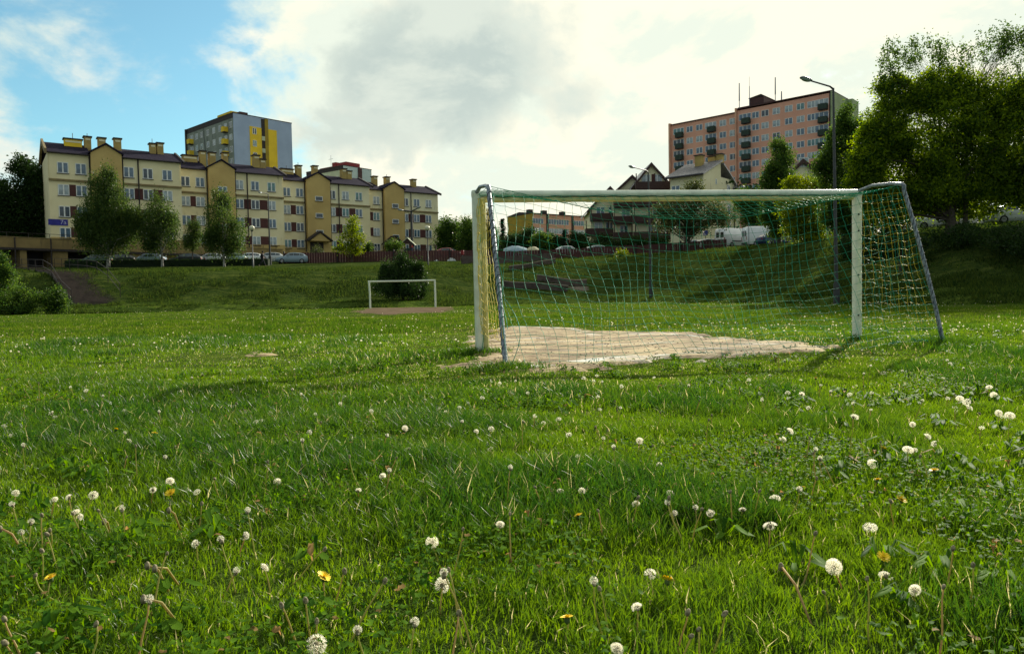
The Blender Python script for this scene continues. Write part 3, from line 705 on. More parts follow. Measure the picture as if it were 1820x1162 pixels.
for ui, U in enumerate(units):
    P = at(U['mid'][0], 350, U['mid'][1]); sm, ym = toloc(P); Au = A0 + yl * ym
    S = [s_of(u_, 350, Au, e) for u_ in U['us']]; y0 = ym; U['S'] = S; U['y'] = y0
    for (a_, b_, o) in ((S[0], S[1], .35), (S[2], S[3], 0)):
        walls.box(a_ + (.002 if a_ == S[0] else 0), b_, y0 + o, y0 + 10, BZ + .9, EZ)
        # upper storey stands a hand proud, cornice below it
        MB().box(a_ + .12, b_ - .15 if a_ == S[2] else b_ - .02, y0 + o - .12, y0 + o - .004, 16.35, EZ - .15).build('upper_wall', M['cream_pale'] if ui > 1 else M['cream'], cream)
        MB().box(a_, b_ - .01, y0 + o - .24, y0 + o - .006, 16.1, 16.34).build('cornice', M['cornice'], cream)
        wb.box(a_ + .004, b_ - .004, y0 + o - .05, y0 + 9.9, BZ - 2.2, BZ + .895)
    # end wall firewall, a little above the roof
    pr_ = [(y0 - .25, EZ - .3), (y0 + 5, EZ + 1.95), (y0 + 10.2, EZ - .3)]
    # roof with ridge along the block
    def roofslab(a_, b_, yf, nm='roof'):
        t = .16; yb_ = y0 + 10.5; ym_ = y0 + 5
        poly = [(yf - .45, EZ + .0), (ym_, EZ + 2.05), (yb_, EZ + .0), (yb_, EZ - t), (ym_, EZ + 2.05 - t), (yf - .45, EZ - t)]
        return MB().prism(poly, a_, b_, 'x').build(nm, M['roofmetal'], cream)
    rf1 = roofslab(S[0] - .1, S[1] + .1, y0 + .35); rf2 = roofslab(S[2] - .1, S[3] + .25, y0)
    MB().prism([(y0 - .55, EZ - .28), (y0 - .55, EZ + .1), (y0 + 5, EZ + 2.22), (y0 + 10.6, EZ + .1), (y0 + 10.6, EZ - .28), (y0 + 5, EZ + 1.8)], S[3] + .26, S[3] + .5, 'x').build('verge', M['darktrim'], rf2)
    MB().prism([(y0 - .2, EZ - .28), (y0 - .2, EZ + .35), (y0 + 5, EZ + 2.45), (y0 + 10.6, EZ + .3), (y0 + 10.6, EZ - .28), (y0 + 5, EZ + 1.8)], S[0] - .36, S[0] - .12, 'x').build('verge', M['cornice'], rf1)
    for rf, a_, b_, yf in ((rf1, S[0], S[1], y0 + .35), (rf2, S[2], S[3], y0)):
        MB().tube([(a_, yf - .52, EZ - .08), (b_, yf - .52, EZ - .08)], .09, 6).build('gutter', M['darktrim'], rf)
    gb = MB().box(S[1] + .02, S[2] - .02, y0 - .55, y0 + 9.5, BZ - 2, EZ + .25)
    sm_ = (S[1] + S[2]) / 2
    gb.prism([(S[1] + .02, EZ + .252), (S[2] - .02, EZ + .252), (sm_, EZ + 1.35)], y0 - .55, y0 + 5)
    stt = gb.build('stair_tower', M['ochre'], cream)
    MB().prism([(S[1] - .2, EZ + .15), (sm_, EZ + 1.38), (S[2] + .2, EZ + .15), (S[2] + .2, EZ + .35), (sm_, EZ + 1.6), (S[1] - .2, EZ + .35)], y0 - .75, y0 + 5.2).build('gable_roof', M['roofmetal'], stt)
    sst_ = s_of(U['st'], 370, Au, e)
    for z in (16.9, 14.2, 11.5) if ui else (17.0, 14.3, 11.5):
        window(stt, sst_, y0 - .55, z, 1.25 if ui else 1.2, .75, mull=1 if ui < 2 else 0, gl=GL[[3, 0, 1, 1][ui]])
    for k, us_ in enumerate((U['lw'], U['rw'])):
        yo = y0 + (.35 if k == 0 else 0); ss = [s_of(u_, 370, Au, e) for u_ in us_]
        for ri, z in enumerate(rowz):
            for s in ss: window(cream, s, yo - (.12 if ri == 0 else 0), z, 1.22, 1.38)
            if ri:
                lst = list(zip(ss[:-1], ss[1:]))
                if ui == 3 and k == 0: lst = [(ss[0] - 2.3, ss[0])]
                for a_, b_ in lst: MB().box(a_ + .63, b_ - .63, yo - .03, yo - .001, z - .73, z + .72).build('maroon_panel', M['maroon'], cream)
    for s, y in ((S[1] - .08, y0 + .2), (s_of((U['rw'][0] + U['rw'][1]) / 2, 370, Au, e), y0 - .1), (S[2] + .1, y0 - .1)):
        MB().tube([(s, y - .12, EZ - .1), (s, y - .12, BZ + .2)], .085, 6).build('drainpipe', M['darktrim'], cream)
    for (u_, wide) in U['ch']:
        s = s_of(u_, 270, Au + yl * 4.2, e); w_ = 1.0 if wide else random.uniform(.36, .46); h_ = random.uniform(.75, .95) if wide else random.uniform(1.35, 2.0)
        zb = EZ + 1.5; par = rf1 if s < S[1] else (rf2 if s > S[2] else stt)
        c_ = MB().box(s - w_, s + w_, y0 + 3.7, y0 + 4.7, zb - .6, zb + h_).build('chimney', M['yellow'] if (wide and ui == 0) else M['chimney'], par)
        MB().box(s - w_ - .13, s + w_ + .13, y0 + 3.57, y0 + 4.83, zb + h_ - .001, zb + h_ + .16).build('chimney_cap', M['darktrim'], c_ if False else par)
        vm = MB()
        vm.box(s - w_ + .12, s + w_ - .12, y0 + 3.66, y0 + 3.698, zb + h_ - .40, zb + h_ - .15)
        vm.build('flue_vent', M['cream_pale'], par)
        if random.random() < .5: MB().tube([(s, y0 + 4.2, zb + h_), (s, y0 + 4.2, zb + h_ + random.uniform(.4, 1.0))], .04, 5).build('pipe', M['darktrim'], par)
for (ui, u0_, u1_) in ((2, 548, 590), (3, 685, 718)):
    U = units[ui]; Au = A0 + yl * (U['y'] - 2.0); a_ = s_of(u0_, 435, Au, e); b_ = s_of(u1_, 435, Au, e); y0 = U['y']; c_ = (a_ + b_) / 2
    cp = MB().prism([(a_ + .3, 10.0), (b_ - .3, 10.0), (c_, 11.3)], y0 - 2.1, y0 - .56).build('entrance_canopy', M['ochre'], cream)
    MB().prism([(a_ - .1, 9.95), (c_, 11.32), (b_ + .1, 9.95), (b_ + .1, 10.15), (c_, 11.6), (a_ - .1, 10.15)], y0 - 2.3, y0 - .57).build('canopy_roof', M['darktrim'], cp)
    MB().box(c_ - 1.1, c_ + 1.1, y0 - .62, y0 - .56, 8.2, 9.9).build('entrance_door', M['darktrim'], cream)
walls.build('wall', M['cream'], cream); wb.build('plinth', M['ochre'], cream)
# blue house-number plate at the left corner
U = units[0]; s = s_of(103.7, 395, A0 + yl * U['y'], e)
pt = MB().box(s - 1.05, s + 1.05, U['y'] + .27, U['y'] + .345, 10.55, 11.3).build('number_plate', pm('sign_blue', (.03, .03, .30), None, 2, .5), cream)
def text_mesh(body, size):
    cu = bpy.data.curves.new('txt', 'FONT'); cu.body = body; cu.size = size; cu.extrude = .008; cu.align_x = 'CENTER'; cu.align_y = 'CENTER'
    o = bpy.data.objects.new('txt', cu); COL.objects.link(o); dg = bpy.context.evaluated_depsgraph_get()
    me = bpy.data.meshes.new_from_object(o.evaluated_get(dg)); bpy.data.objects.remove(o); bpy.data.curves.remove(cu); return me
tx = link('house_number', text_mesh('7a', .75), pm('sign_letter', (.5, .52, .75), None, 2, .5), pt); tx.rotation_euler = (R(90), 0, 0); tx.location = (s + .55, U['y'] + .262, 10.93)

# --- garage terrace in front of it
G0 = at(-70, 440, 80.0); G1 = at(515, 455, 113.0); ge = Vector((G1.x - G0.x, G1.y - G0.y, 0)); GLn = ge.length; ga = math.atan2(ge.y, ge.x); ge.normalize()
gar = thing('garage_row', 'long low ochre garage row with a terrace parapet in front of the cream apartment block', 'garages', (G0.x, G0.y, 0), ga)
def gs(u_, v_=460): return s_of(u_, v_, Vector((G0.x, G0.y, 0)), ge)
MB().box(0, GLn, 0, .25, 7.25, 8.42).build('parapet', M['ochre_dim'], gar)
MB().box(0, GLn, .3, 9, 7.0, 8.1).build('terrace_deck', M['concrete'], gar)
MB().box(-.2, GLn + .2, -.25, .29, 6.98, 7.245).build('slab_edge', M['darktrim'], gar)
MB().box(0, GLn, 3.0, 3.3, 4.4, 6.98).build('back_wall', M['darktrim'], gar)
MB().box(0, GLn, -.06, .3, 8.425, 8.5).build('coping', M['cornice'], gar)
for (u0_, u1_) in ((-60, -45), (36, 48), (94, 121), (230, 262), (285, 292), (330, 336), (380, 387), (430, 436), (482, 505)):
    a_, b_ = gs(u0_), gs(u1_); MB().box(a_, b_, .02, 2.9, 4.4, 6.975).build('pillar', M['ochre_dim'], gar)
for (u0_, u1_) in ((-40, 0), (50, 88), (125, 170), (178, 226)):
    a_, b_ = gs(u0_), gs(u1_); MB().box(a_ + .2, b_ - .2, 2.9, 2.99, 4.5, 6.7).build('garage_door', pm('garage_door', (.035, .03, .04), None, 2, .6), gar)
for u_ in (26, 90): 
    s = gs(u_); MB().tube([(s, -.3, 4.6), (s, -.3, 8.4)], .08, 6).build('drainpipe', M['darktrim'], gar)
rl = MB()
for i in range(int(GLn / 2.2)): rl.box(i * 2.2, i * 2.2 + .05, .1, .15, 8.5, 8.95)
rl.box(0, GLn, .1, .15, 8.95, 9.0); rl.build('railing', M['darktrim'], gar)

# --- towers
def tower(name, label, cat, P0, ang_, L, D, z0, z1, wallm, sidem, parts=None):
    t = thing(name, label, cat, (P0.x, P0.y, 0), ang_)
    MB().box(0, L, 0, D, z0, z1).build('wall', wallm, t)
    MB().box(L + .003, L + .25, .001, D, z0, z1 + .45).build('end_wall', sidem, t)
    MB().box(-.15, L + .28, -.12, D + .1, z1 + .451, z1 + .65).build('roof', M['darktrim'], t)
    MB().box(-.1, L, -.06, -.002, z1 - .55, z1 + .45).build('roof_edge', M['darktrim'] if wallm is not M['orange'] else M['orange2'], t)
    return t
# orange block, two heights
oe = Vector((.737, -.676, 0)); oa = math.atan2(oe.y, oe.x); O1 = Vector((at(1193, 260, 188).x, 188, 0))
sJ = s_of(1309, 240, O1, oe); sE = s_of(1477, 240, O1, oe)
ob = thing('apartment_tower', 'tall orange tower block with dark green balconies and a maroon rooftop plant room', 'building', (O1.x, O1.y, 0), oa)
ZL = at(1200, 222, O1.y - 1).z; ZR = at(1477, 165, (O1 + oe * sE).y).z; print('tower z', ZL, ZR, sJ, sE)
MB().box(0, sJ - .2, 0, 12, 8, ZL).box(sJ + .2, sE, 0, 12, 8, ZR).build('wall', M['orange'], ob)
MB().box(-.5, -.002, -.5, 12, 8, ZL + .5).box(sJ - .2 + .002, sJ + .198, -.5, 12, 8, ZR + .6).build('party_wall', M['orange2'], ob)
MB().box(sE + .003, sE + .3, -.3, 9, 8, ZR + .3).box(sE + .003, sE + 1.6, 9.01, 13.2, 8, ZR + .1).build('end_wall', M['greengrey'], ob)
MB().box(-.5, sJ - .2, -.3, 12.2, ZL + .001, ZL + .25).box(sJ + .25, sE + .3, -.3, 12.2, ZR + .301, ZR + .5).build('roof', M['brownroof'], ob)
MB().box(sE - .35, sE + .001, -.08, -.002, 8, ZR).build('corner_pipe', M['darktrim'], ob)
a_ = s_of(1312, 185, O1 + Vector((.676, .737, 0)) * 3, oe); b_ = s_of(1378, 180, O1 + Vector((.676, .737, 0)) * 3, oe)
pr_ = MB().box(a_ + 3.0, a_ + 6.6, 2.5, 9, ZR + .5, ZR + 3.0).box(a_, b_, 2.6, 8.9, ZR + .502, ZR + 1.4).build('plant_room', M['brownroof'], ob)
MB().prism([(a_ + 2.8, ZR + 3.0), (a_ + 6.8, ZR + 3.0), (a_ + 6.0, ZR + 3.5)], 2.3, 9.2).build('plant_roof', M['darktrim'], pr_)
for u_, hh in ((1314, 7.0), (1332, 8), (1378, 6.5), (1389, 3)):
    s = s_of(u_, 170, O1 + Vector((.676, .737, 0)) * 2, oe)
    MB().tube([(s, 2, ZR), (s, 2, ZR + hh * .72)], [.10, .08], 5).tube([(s, 2, ZR + hh * .4), (s, 2, ZR + hh)], [.16 if hh < 7.5 else .05, .12 if hh < 7.5 else .03], 6).build('antenna', M['galv'], ob)
def balcony(root, s, y, z, w_, m, dep=1.1):
    b_ = MB().box(s - w_ / 2, s + w_ / 2, y - dep, y - dep + .08, z, z + 1.15).box(s - w_ / 2, s - w_ / 2 + .08, y - dep + .081, y - .002, z, z + 1.15).box(s + w_ / 2 - .08, s + w_ / 2, y - dep + .081, y - .002, z, z + 1.15).build('balcony', m, root)
    MB().box(s - w_ / 2 + .002, s + w_ / 2 - .002, y - dep + .002, y - .003, z - .15, z - .002).build('balcony_floor', M['darktrim'], b_); return b_
lcols = [(1207, 1), (1226, 0), (1243, 0), (1264, 1), (1285, 0), (1303, 0)]
rcols = [(1325, 1), (1343, 0), (1360, 0), (1380, 0), (1402, 0), (1423, 0), (1442, 0), (1461, 1)]
for cols, z1, rows, lim in ((lcols, ZL, 6, 0), (rcols, ZR, 8, 1)):
    for (u_, bal) in cols:
        s = s_of(u_, 250, O1, oe)
        nr_ = rows if not lim else {1325: 8, 1343: 8, 1360: 6, 1380: 4, 1402: 6, 1423: 6, 1442: 6, 1461: 5}[u_]
        if u_ == 1303 or u_ == 1285: nr_ = 7
        for r_ in range(nr_):
            z = z1 - 1.75 - 2.8 * r_
            if bal:
                window(ob, s - .1, 0, z, 3.0, 1.5, mull=2, sill=False); balcony(ob, s + .35, 0, z - 1.6, 1.9, M['greenpanel'])
            else: window(ob, s, 0, z, 1.75, 1.45, mull=1, sill=False)
# blue-grey tower
be = Vector((math.cos(R(-42)), math.sin(R(-42)), 0)); C0 = Vector((at(415, 240, 170).x, 170, 0))
sl_ = -s_of(332, 250, C0, be); B0 = C0 - be * sl_; by_ = Vector((-be.y, be.x, 0))
q = ray(518, 250); k_ = q.x / q.y; D_ = (k_ * C0.y - C0.x) / (by_.x - k_ * by_.y); ZB = at(415, 201, 170).z - .5
print('blue', sl_, D_, ZB)
bt = tower('apartment_tower', 'grey tower block with blue end wall, bright yellow stripes and yellow balconies', 'building', B0, R(-42), sl_, D_, 12, ZB, M['greygreen'], M['bluegrey'])
MB().box(-.3, .3, -.35, -.125, 12, ZB + .6).build('corner_fin', M['darktrim'], bt)
MB().box(-9, -.31, 2.2, D_ - 2, 12, ZB - 6.3).build('lower_wing', M['greygreen'], bt)
MB().box(-9.2, -.32, 2.0, D_ - 2, ZB - 6.29, ZB - 5.7).build('wing_roof', M['darktrim'], bt)
def sd_of(u_, v_=250):
    q = ray(u_, v_); k_ = q.x / q.y; return (k_ * C0.y - C0.x) / (by_.x - k_ * by_.y)
x_ = sl_ + .25
ys_ = [sd_of(v_) for v_ in (443, 464, 470, 491)]
MB().box(x_ + .002, x_ + .08, ys_[0], ys_[1], 12, ZB - 1.9).box(x_ + .002, x_ + .09, ys_[2] + .9, ys_[3], 12, ZB - 1.9).build('yellow_stripe', M['yellow'], bt)
MB().box(x_ + .003, x_ + .10, ys_[1] + .9, ys_[2] + .9 - .001, 12, ZB + .4).build('ochre_stripe', M['dullochre'], bt)
MB().box(x_ + .003, x_ + .05, ys_[1] + .001, ys_[1] + .9, 12, ZB + .3).build('loggia_back', M['darktrim'], bt)
for r_ in range(8):
    z = ZB - 2.9 - 2.85 * r_
    if z < 24: break
    window(bt, x_ + .08, (ys_[0] + ys_[1]) / 2 - .3, z, 1.0, 1.45, rotz=R(90), mull=1, sill=False)
    MB().box(x_ + .051, x_ + .13, ys_[1] + .05, ys_[1] + .85, z - 1.9, z - .9).build('loggia_panel', M['palegreen'], bt)
bc = [(341, 1), (350, 0), (359, 0), (370, 0), (381, 0), (392, 0), (402, 0), (405, 2), (411, 0)]
for u_, kd in bc:
    s = s_of(u_, 260, B0, be)
    for r_ in range(7):
        z = ZB - 2.0 - 2.8 * r_
        if z < 25.5: break
        if kd == 2: balcony(bt, s - .3, 0, z - 1.4, 1.3, M['yellow'])
        else: window(bt, s, 0, z, 1.3 if kd == 0 else 1.7, 1.4, mull=1, sill=False)
        if kd == 1: balcony(bt, s + .3, 0, z - 1.5, 1.4, M['yellow'])
for s in (-7.5, -5, -2.6):
    for r_ in range(3): window(bt, s, 2.2, ZB - 8.3 - 2.8 * r_, 1.3, 1.4, sill=False)
balcony(bt, -6.0, 2.2, ZB - 12.8, 2.0, M['yellow'])
a_ = s_of(372, 210, B0, be); b_ = s_of(396, 205, B0, be)
MB().box(a_, b_, 2, 6, ZB + .65, ZB + 2.2).build('roof_housing', M['yellow'], bt)
MB().box(b_ + 2.5, b_ + 4.2, 2, 4, ZB + .652, ZB + 1.3).build('roof_housing', M['brownroof'], bt)
# pale block further back
we = Vector((math.cos(R(-38)), math.sin(R(-38)), 0)); C1 = Vector((at(610, 300, 205).x, 205, 0)); wl_ = -s_of(545, 310, C1, we); W0 = C1 - we * wl_; ZW = at(610, 295, 205).z
wy = Vector((-we.y, we.x, 0)); q = ray(659, 300); k_ = q.x / q.y; D1 = (k_ * C1.y - C1.x) / (wy.x - k_ * wy.y)
wt = tower('apartment_tower', 'pale distant block with light blue end wall and red roof housing behind the cream block', 'building', W0, R(-38), wl_, D1, 12, ZW - .4, M['palegreen'], M['lightblue'])
for u_ in (557, 572, 587, 597):
    for r_ in range(2): window(wt, s_of(u_, 310, W0, we), 0, ZW - 3.3 - 2.9 * r_, 1.8, 1.5, sill=False)
a_ = s_of(558, 300, W0, we); b_ = s_of(605, 295, W0, we)
rh = MB().box(a_, a_ + (b_ - a_) * .45, 2, 7, ZW + .3, ZW + 1.0).box(a_ + (b_ - a_) * .48, a_ + (b_ - a_) * .62, 2, 7, ZW + .3, ZW + 2.0).box(a_ + (b_ - a_) * .66, b_, 2, 7, ZW + .3, ZW + 1.6).build('roof_housing', M['redmetal'], wt)
MB().tube([(a_ + 4, 3, ZW), (a_ + 4, 3, ZW + 4.5)], .05, 5).tube([(a_ + 3, 3, ZW + 3.4), (a_ + 5, 3, ZW + 3.4)], .04, 5).build('antenna', M['galv'], wt)
MB().box(wl_ + .251, wl_ + .5, D1 * .5, D1 * .5 + 1.3, 12, ZW).build('dark_flue', M['brownroof'], wt)
# orange block with ochre gable in the middle distance
me_ = Vector((math.cos(R(36)), math.sin(R(36)), 0)); C2 = Vector((at(947, 400, 235).x, 235, 0)); l2 = s_of(1045, 400, C2, me_); Z2 = at(947, 380, 235).z
mid = thing('apartment_block', 'low orange apartment block with an ochre gable seen through the net above the dark shrubs', 'building', (C2.x, C2.y, 0), R(36))
my = Vector((-me_.y, me_.x, 0)); q = ray(903, 400); k_ = q.x / q.y; D2 = (k_ * C2.y - C2.x) / (my.x - k_ * my.y); print('mid', l2, D2, Z2)
MB().box(0, l2, 0, D2, 8, Z2).build('wall', M['orange2'], mid)
MB().box(-.25, -.002, -.1, D2, 8, Z2 + .3).build('gable_wall', M['dullochre'], mid)
MB().prism([(-.3, Z2 + .3), (D2 / 2, Z2 + 1.2), (D2 + .3, Z2 + .3), (D2 + .3, Z2 + .1), (-.3, Z2 + .1)], -.4, l2, 'x').build('roof', M['darktrim'], mid)
for i in range(11):
    if i in (2, 7):
        MB().box(i * l2 / 11 + 1.2, i * l2 / 11 + 2.2, -.06, -.002, 9, Z2).build('stair_strip', M['darktrim'], mid); continue
    for r_ in range(3): window(mid, (i + .5) * l2 / 11, 0, Z2 - 2.2 - 3.0 * r_, 2.2, 1.7, sill=False, gl=GL[2 if (i * 3 + r_) % 3 else 0])
for s in (3, l2 * .38, l2 * .72): MB().box(s, s + 1.6, D2 / 2 - 1, D2 / 2 + .6, Z2 + .8, Z2 + 2.2).build('chimney', M['darktrim'], mid)

# --- chalet houses: three stepped gables with dark balconies
def gable_house(label, uL, uR, uP, vP, vE, d, zb, depth, bal, rowcols, ang_=0.0, name='gabled_house', dormer=True):
    PL = at(uL, vE, d); PR = at(uR, vE, d); PP = at(uP, vP, d); W_ = PR.x - PL.x; ze = (PL.z + PR.z) / 2
    t = thing(name, label, 'house', (PL.x, d, 0), ang_); pk = PP.x - PL.x
    ov = .7
    MB().prism([(ov, zb), (W_ - ov, zb), (W_ - ov, ze + .3), (pk, PP.z - .45), (ov, ze + .3)], 0, depth).build('wall', M['cream_pale'], t)
    th = .28
    MB().prism([(0, ze), (pk, PP.z), (W_, ze), (W_, ze - th), (pk, PP.z - th * 1.25), (0, ze - th)], -.45, depth + .3).build('roof', M['roofshine'], t)
    MB().prism([(-.02, ze - .06), (pk, PP.z - .06), (W_ + .02, ze - .06), (W_ + .02, ze - th - .2), (pk, PP.z - th - .35), (-.02, ze - th - .2)], -.53, -.452).build('bargeboard', M['timber'], t)
    for (z, x0, x1) in bal:
        b_ = MB().box(x0 * W_, x1 * W_, -1.5, -1.4, z, z + 1.15).box(x0 * W_, x0 * W_ + .1, -1.399, -.003, z, z + 1.15).box(x1 * W_ - .1, x1 * W_, -1.399, -.003, z, z + 1.15).build('balcony', M['timber'], t)
        MB().box(x0 * W_ + .003, x1 * W_ - .003, -1.45, -.004, z - .2, z - .003).build('balcony_floor', M['timber'], b_)
        for xx in np.linspace(x0 * W_ + .15, x1 * W_ - .15, 3): MB().box(xx - .08, xx + .08, -1.39, -1.23, z + 1.151, z + 2.55).build('post', M['timber'], b_)
    for (z, fr_, w_, hh) in rowcols: window(t, fr_ * W_, 0, z, w_, hh, sill=False)
    return t, W_, ze, PP.z
h1, w1, e1, p1 = gable_house('largest chalet gable with cream walls and dark timber balconies beside the metal roofed house', 1121, 1197, 1157, 289, 334, 126, 6, 12,
    [(15.6 + 2.9, .08, .98), (15.7, .03, .8), (12.9, .03, .85), (10.1, .05, .9)], [(20.3, .36, 1.5, 1.5), (20.3, .62, 1.7, 1.5), (17.2, .3, 1.4, 1.9), (17.2, .7, 1.6, 1.6), (14.4, .6, 1.4, 1.9), (14.4, .85, 1.5, 1.6), (11.6, .5, 1.4, 1.9), (8.8, .35, 1.4, 1.8), (8.8, .7, 1.6, 1.6)])
MB().box(w1 * .49, w1 * .57, -.06, -.003, 19.6, 21.1).build('maroon_panel', M['maroon'], h1)
h2, w2, e2, p2 = gable_house('middle chalet gable, a step lower and further back, with dark timber balconies', 1086, 1160, 1123, 311, 345, 130, 6, 12,
    [(16.0, .05, .9), (13.2, .03, .9), (10.4, .03, .9)], [(17.6, .4, 1.5, 1.5), (14.8, .35, 1.4, 1.8), (14.8, .62, 1.4, 1.8), (12.0, .3, 1.4, 1.8), (12, .6, 1.5, 1.5), (9.0, .4, 1.5, 1.7)])
h3, w3, e3, p3 = gable_house('lowest chalet gable at the left end of the dark balconied row', 1043, 1124, 1084, 331, 374, 134, 6, 12,
    [(14.2, .06, .95), (11.5, -.05, .95), (8.7, .0, .95)], [(15.9, .3, 1.5, 1.5), (15.9, .55, 1.3, 1.5), (13.0, .25, 1.5, 1.8), (13.0, .5, 1.5, 1.8), (10.2, .3, 1.4, 1.8), (10.2, .6, 1.5, 1.6), (7.8, .35, 1.3, 1.2)])

# --- cream house with a standing-seam roof
hc = Vector((at(1250, 310, 118).x, 118, 0)); ah = R(-40); he = Vector((math.cos(ah), math.sin(ah), 0)); hl = -s_of(1189, 310, hc, he); H0 = hc - he * hl
hy = Vector((-he.y, he.x, 0)); 
def hd_of(u_, v_):
    q = ray(u_, v_); k_ = q.x / q.y; return (k_ * hc.y - hc.x) / (hy.x - k_ * hy.y)
dr = min(hd_of(1281, 288), 12.0); ZE = at(1250, 308, 118).z; pr3 = hc + hy * dr; ZRg = at(1281, 287, pr3.y).z; print('house', hl, dr, hd_of(1281, 288), ZE, ZRg, hd_of(1306, 320))
hs = thing('house', 'cream house with shiny metal roof and ochre chimneys in front of the orange tower', 'house', (H0.x, H0.y, 0), ah)
MB().prism([(0, 5), (dr, 5), (dr, ZRg - .25), (0, ZE - .2)], .2, hl, 'x').build('wall', M['cream_pale'], hs)
rr_ = MB().prism([(-.6, ZE - .25), (dr + .1, ZRg), (dr + .1, ZRg + .22), (-.6, ZE)], -.5, hl + .35, 'x').build('roof', M['roofshine'], hs)
sm2 = MB()
for i in range(20):
    x = -.3 + i * (hl + .5) / 19
    sm2.prism([(-.55, ZE + .005), (dr, ZRg + .225), (dr, ZRg + .29), (-.55, ZE + .07)], x, x + .05, 'x')
sm2.build('roof_seams', M['roofshine'], rr_)
MB().box(-.5, hl + .3, -.78, -.602, ZE - .35, ZE - .12).build('gutter', M['darktrim'], rr_)
MB().box(.2, hl, dr + .002, dr + 5.6, 5, ZRg - 2.6).build('rear_wall', M['cream_pale'], hs)
MB().prism([(dr + .11, ZRg - .25), (dr + 2.6, ZRg - 1.5), (dr + 6.2, ZRg - 3.6), (dr + 6.2, ZRg - 3.85), (dr + 2.6, ZRg - 1.8), (dr + .11, ZRg - .55)], .0, hl + .5, 'x').build('rear_roof', M['roofshine'], hs)
for i, (sx, hh, yy) in enumerate(((.52, 2.6, dr - 2.4), (.70, 1.6, dr + .3), (.88, 1.9, dr + .6))):
    x = hl * sx; zb = ZRg - 1.6 if i == 0 else ZRg - .6
    c_ = MB().box(x - .6, x + .6, yy, yy + 1.0, zb, zb + hh).build('chimney', M['chimney'], rr_); MB().box(x - .75, x + .75, yy - .15, yy + 1.15, zb + hh + .001, zb + hh + .15).build('chimney_cap', M['darktrim'], rr_)
for z in (ZE - 2.2, ZE - 5, ZE - 7.8):
    window(hs, hl * .2, 0, z, 1.5, 1.5); window(hs, hl * .72, 0, z, 1.5, 1.5)
window(hs, hl, dr * .72, ZE - .8, .6, .9, rotz=R(90), mull=0, sill=False); window(hs, hl, dr + 3.0, ZRg - 4.4, 1.2, 1.6, rotz=R(90), mull=1, sill=False)
for z in (ZRg - 7.6, ZRg - 10.4): window(hs, hl, dr + 3.2, z, 1.2, 1.6, rotz=R(90), mull=1, sill=False)
MB().tube([(hl + .1, dr + 5.3, ZRg - 3.8), (hl + .1, dr + 5.3, 6)], .09, 6).build('drainpipe', M['darktrim'], hs)
MB().prism([(dr + 4.8, ZRg - 3.7), (dr + 6.8, ZRg - 4.9), (dr + 9.6, ZRg - 6.2), (dr + 9.6, ZRg - 6.5), (dr + 6.6, ZRg - 5.2), (dr + 4.8, ZRg - 4.1)], .6, hl + .9, 'x').build('lower_roof', M['roofshine'], hs)
MB().box(1, hl - .5, dr + 5.602, dr + 9, 5, ZRg - 6.6).build('annex_wall', M['cream_pale'], hs)
# brown roofed house behind the trees
rb_, wr, er, prr = gable_house('small brown roofed house half hidden behind trees left of the tall lamp', 1395, 1462, 1426, 283, 312, 105, 6, 9, [], [(er_ := 19.0, .5, 1.4, 1.4)])
for o in rb_.children:
    if o.name.startswith('roof'): o.data.materials[0] = M['brownroof']

# ------------------------------------------------------------------ fence, brick terraces, stairs
pts = [(505, 99.5), (600, 99), (700, 98.5), (800, 98), (880, 97), (960, 96.5), (1050, 96), (1130, 95), (1210, 93.5), (1292, 92.5)]
fp = []
for u_, d in pts:
    p = at(u_, 465, d); fp.append(Vector((p.x, d, gz(p.x, d))))
fn_ = thing('fence', 'long maroon board fence along the top of the grass bank', 'fence')
for i in range(len(fp) - 1):
    a_, b_ = fp[i], fp[i + 1]; n_ = max(int((b_ - a_).length / .35), 1); mb = MB()
    hz = 1.5 if i < 4 else 1.35
    for k in range(n_):
        p = a_.lerp(b_, k / n_); q = a_.lerp(b_, (k + .93) / n_); z0 = min(gz(p.x, p.y), gz(q.x, q.y)) - .1; j = random.uniform(-.03, .03)
        mb.add([(p.x, p.y, z0), (q.x, q.y, z0), (q.x, q.y, z0 + hz + j), (p.x, p.y, z0 + hz + j), (p.x, p.y + .05, z0), (q.x, q.y + .05, z0), (q.x, q.y + .05, z0 + hz + j), (p.x, p.y + .05, z0 + hz + j)],
               [(0, 1, 2, 3), (7, 6, 5, 4), (3, 2, 6, 7), (0, 3, 7, 4), (1, 5, 6, 2)])
    mb.build('board_panel', M['maroon'], fn_)
    MB().box(a_.x - .08, a_.x + .08, a_.y - .12, a_.y + .1, a_.z - .1, a_.z + hz + .12).build('fence_post', M['darktrim'], fn_)
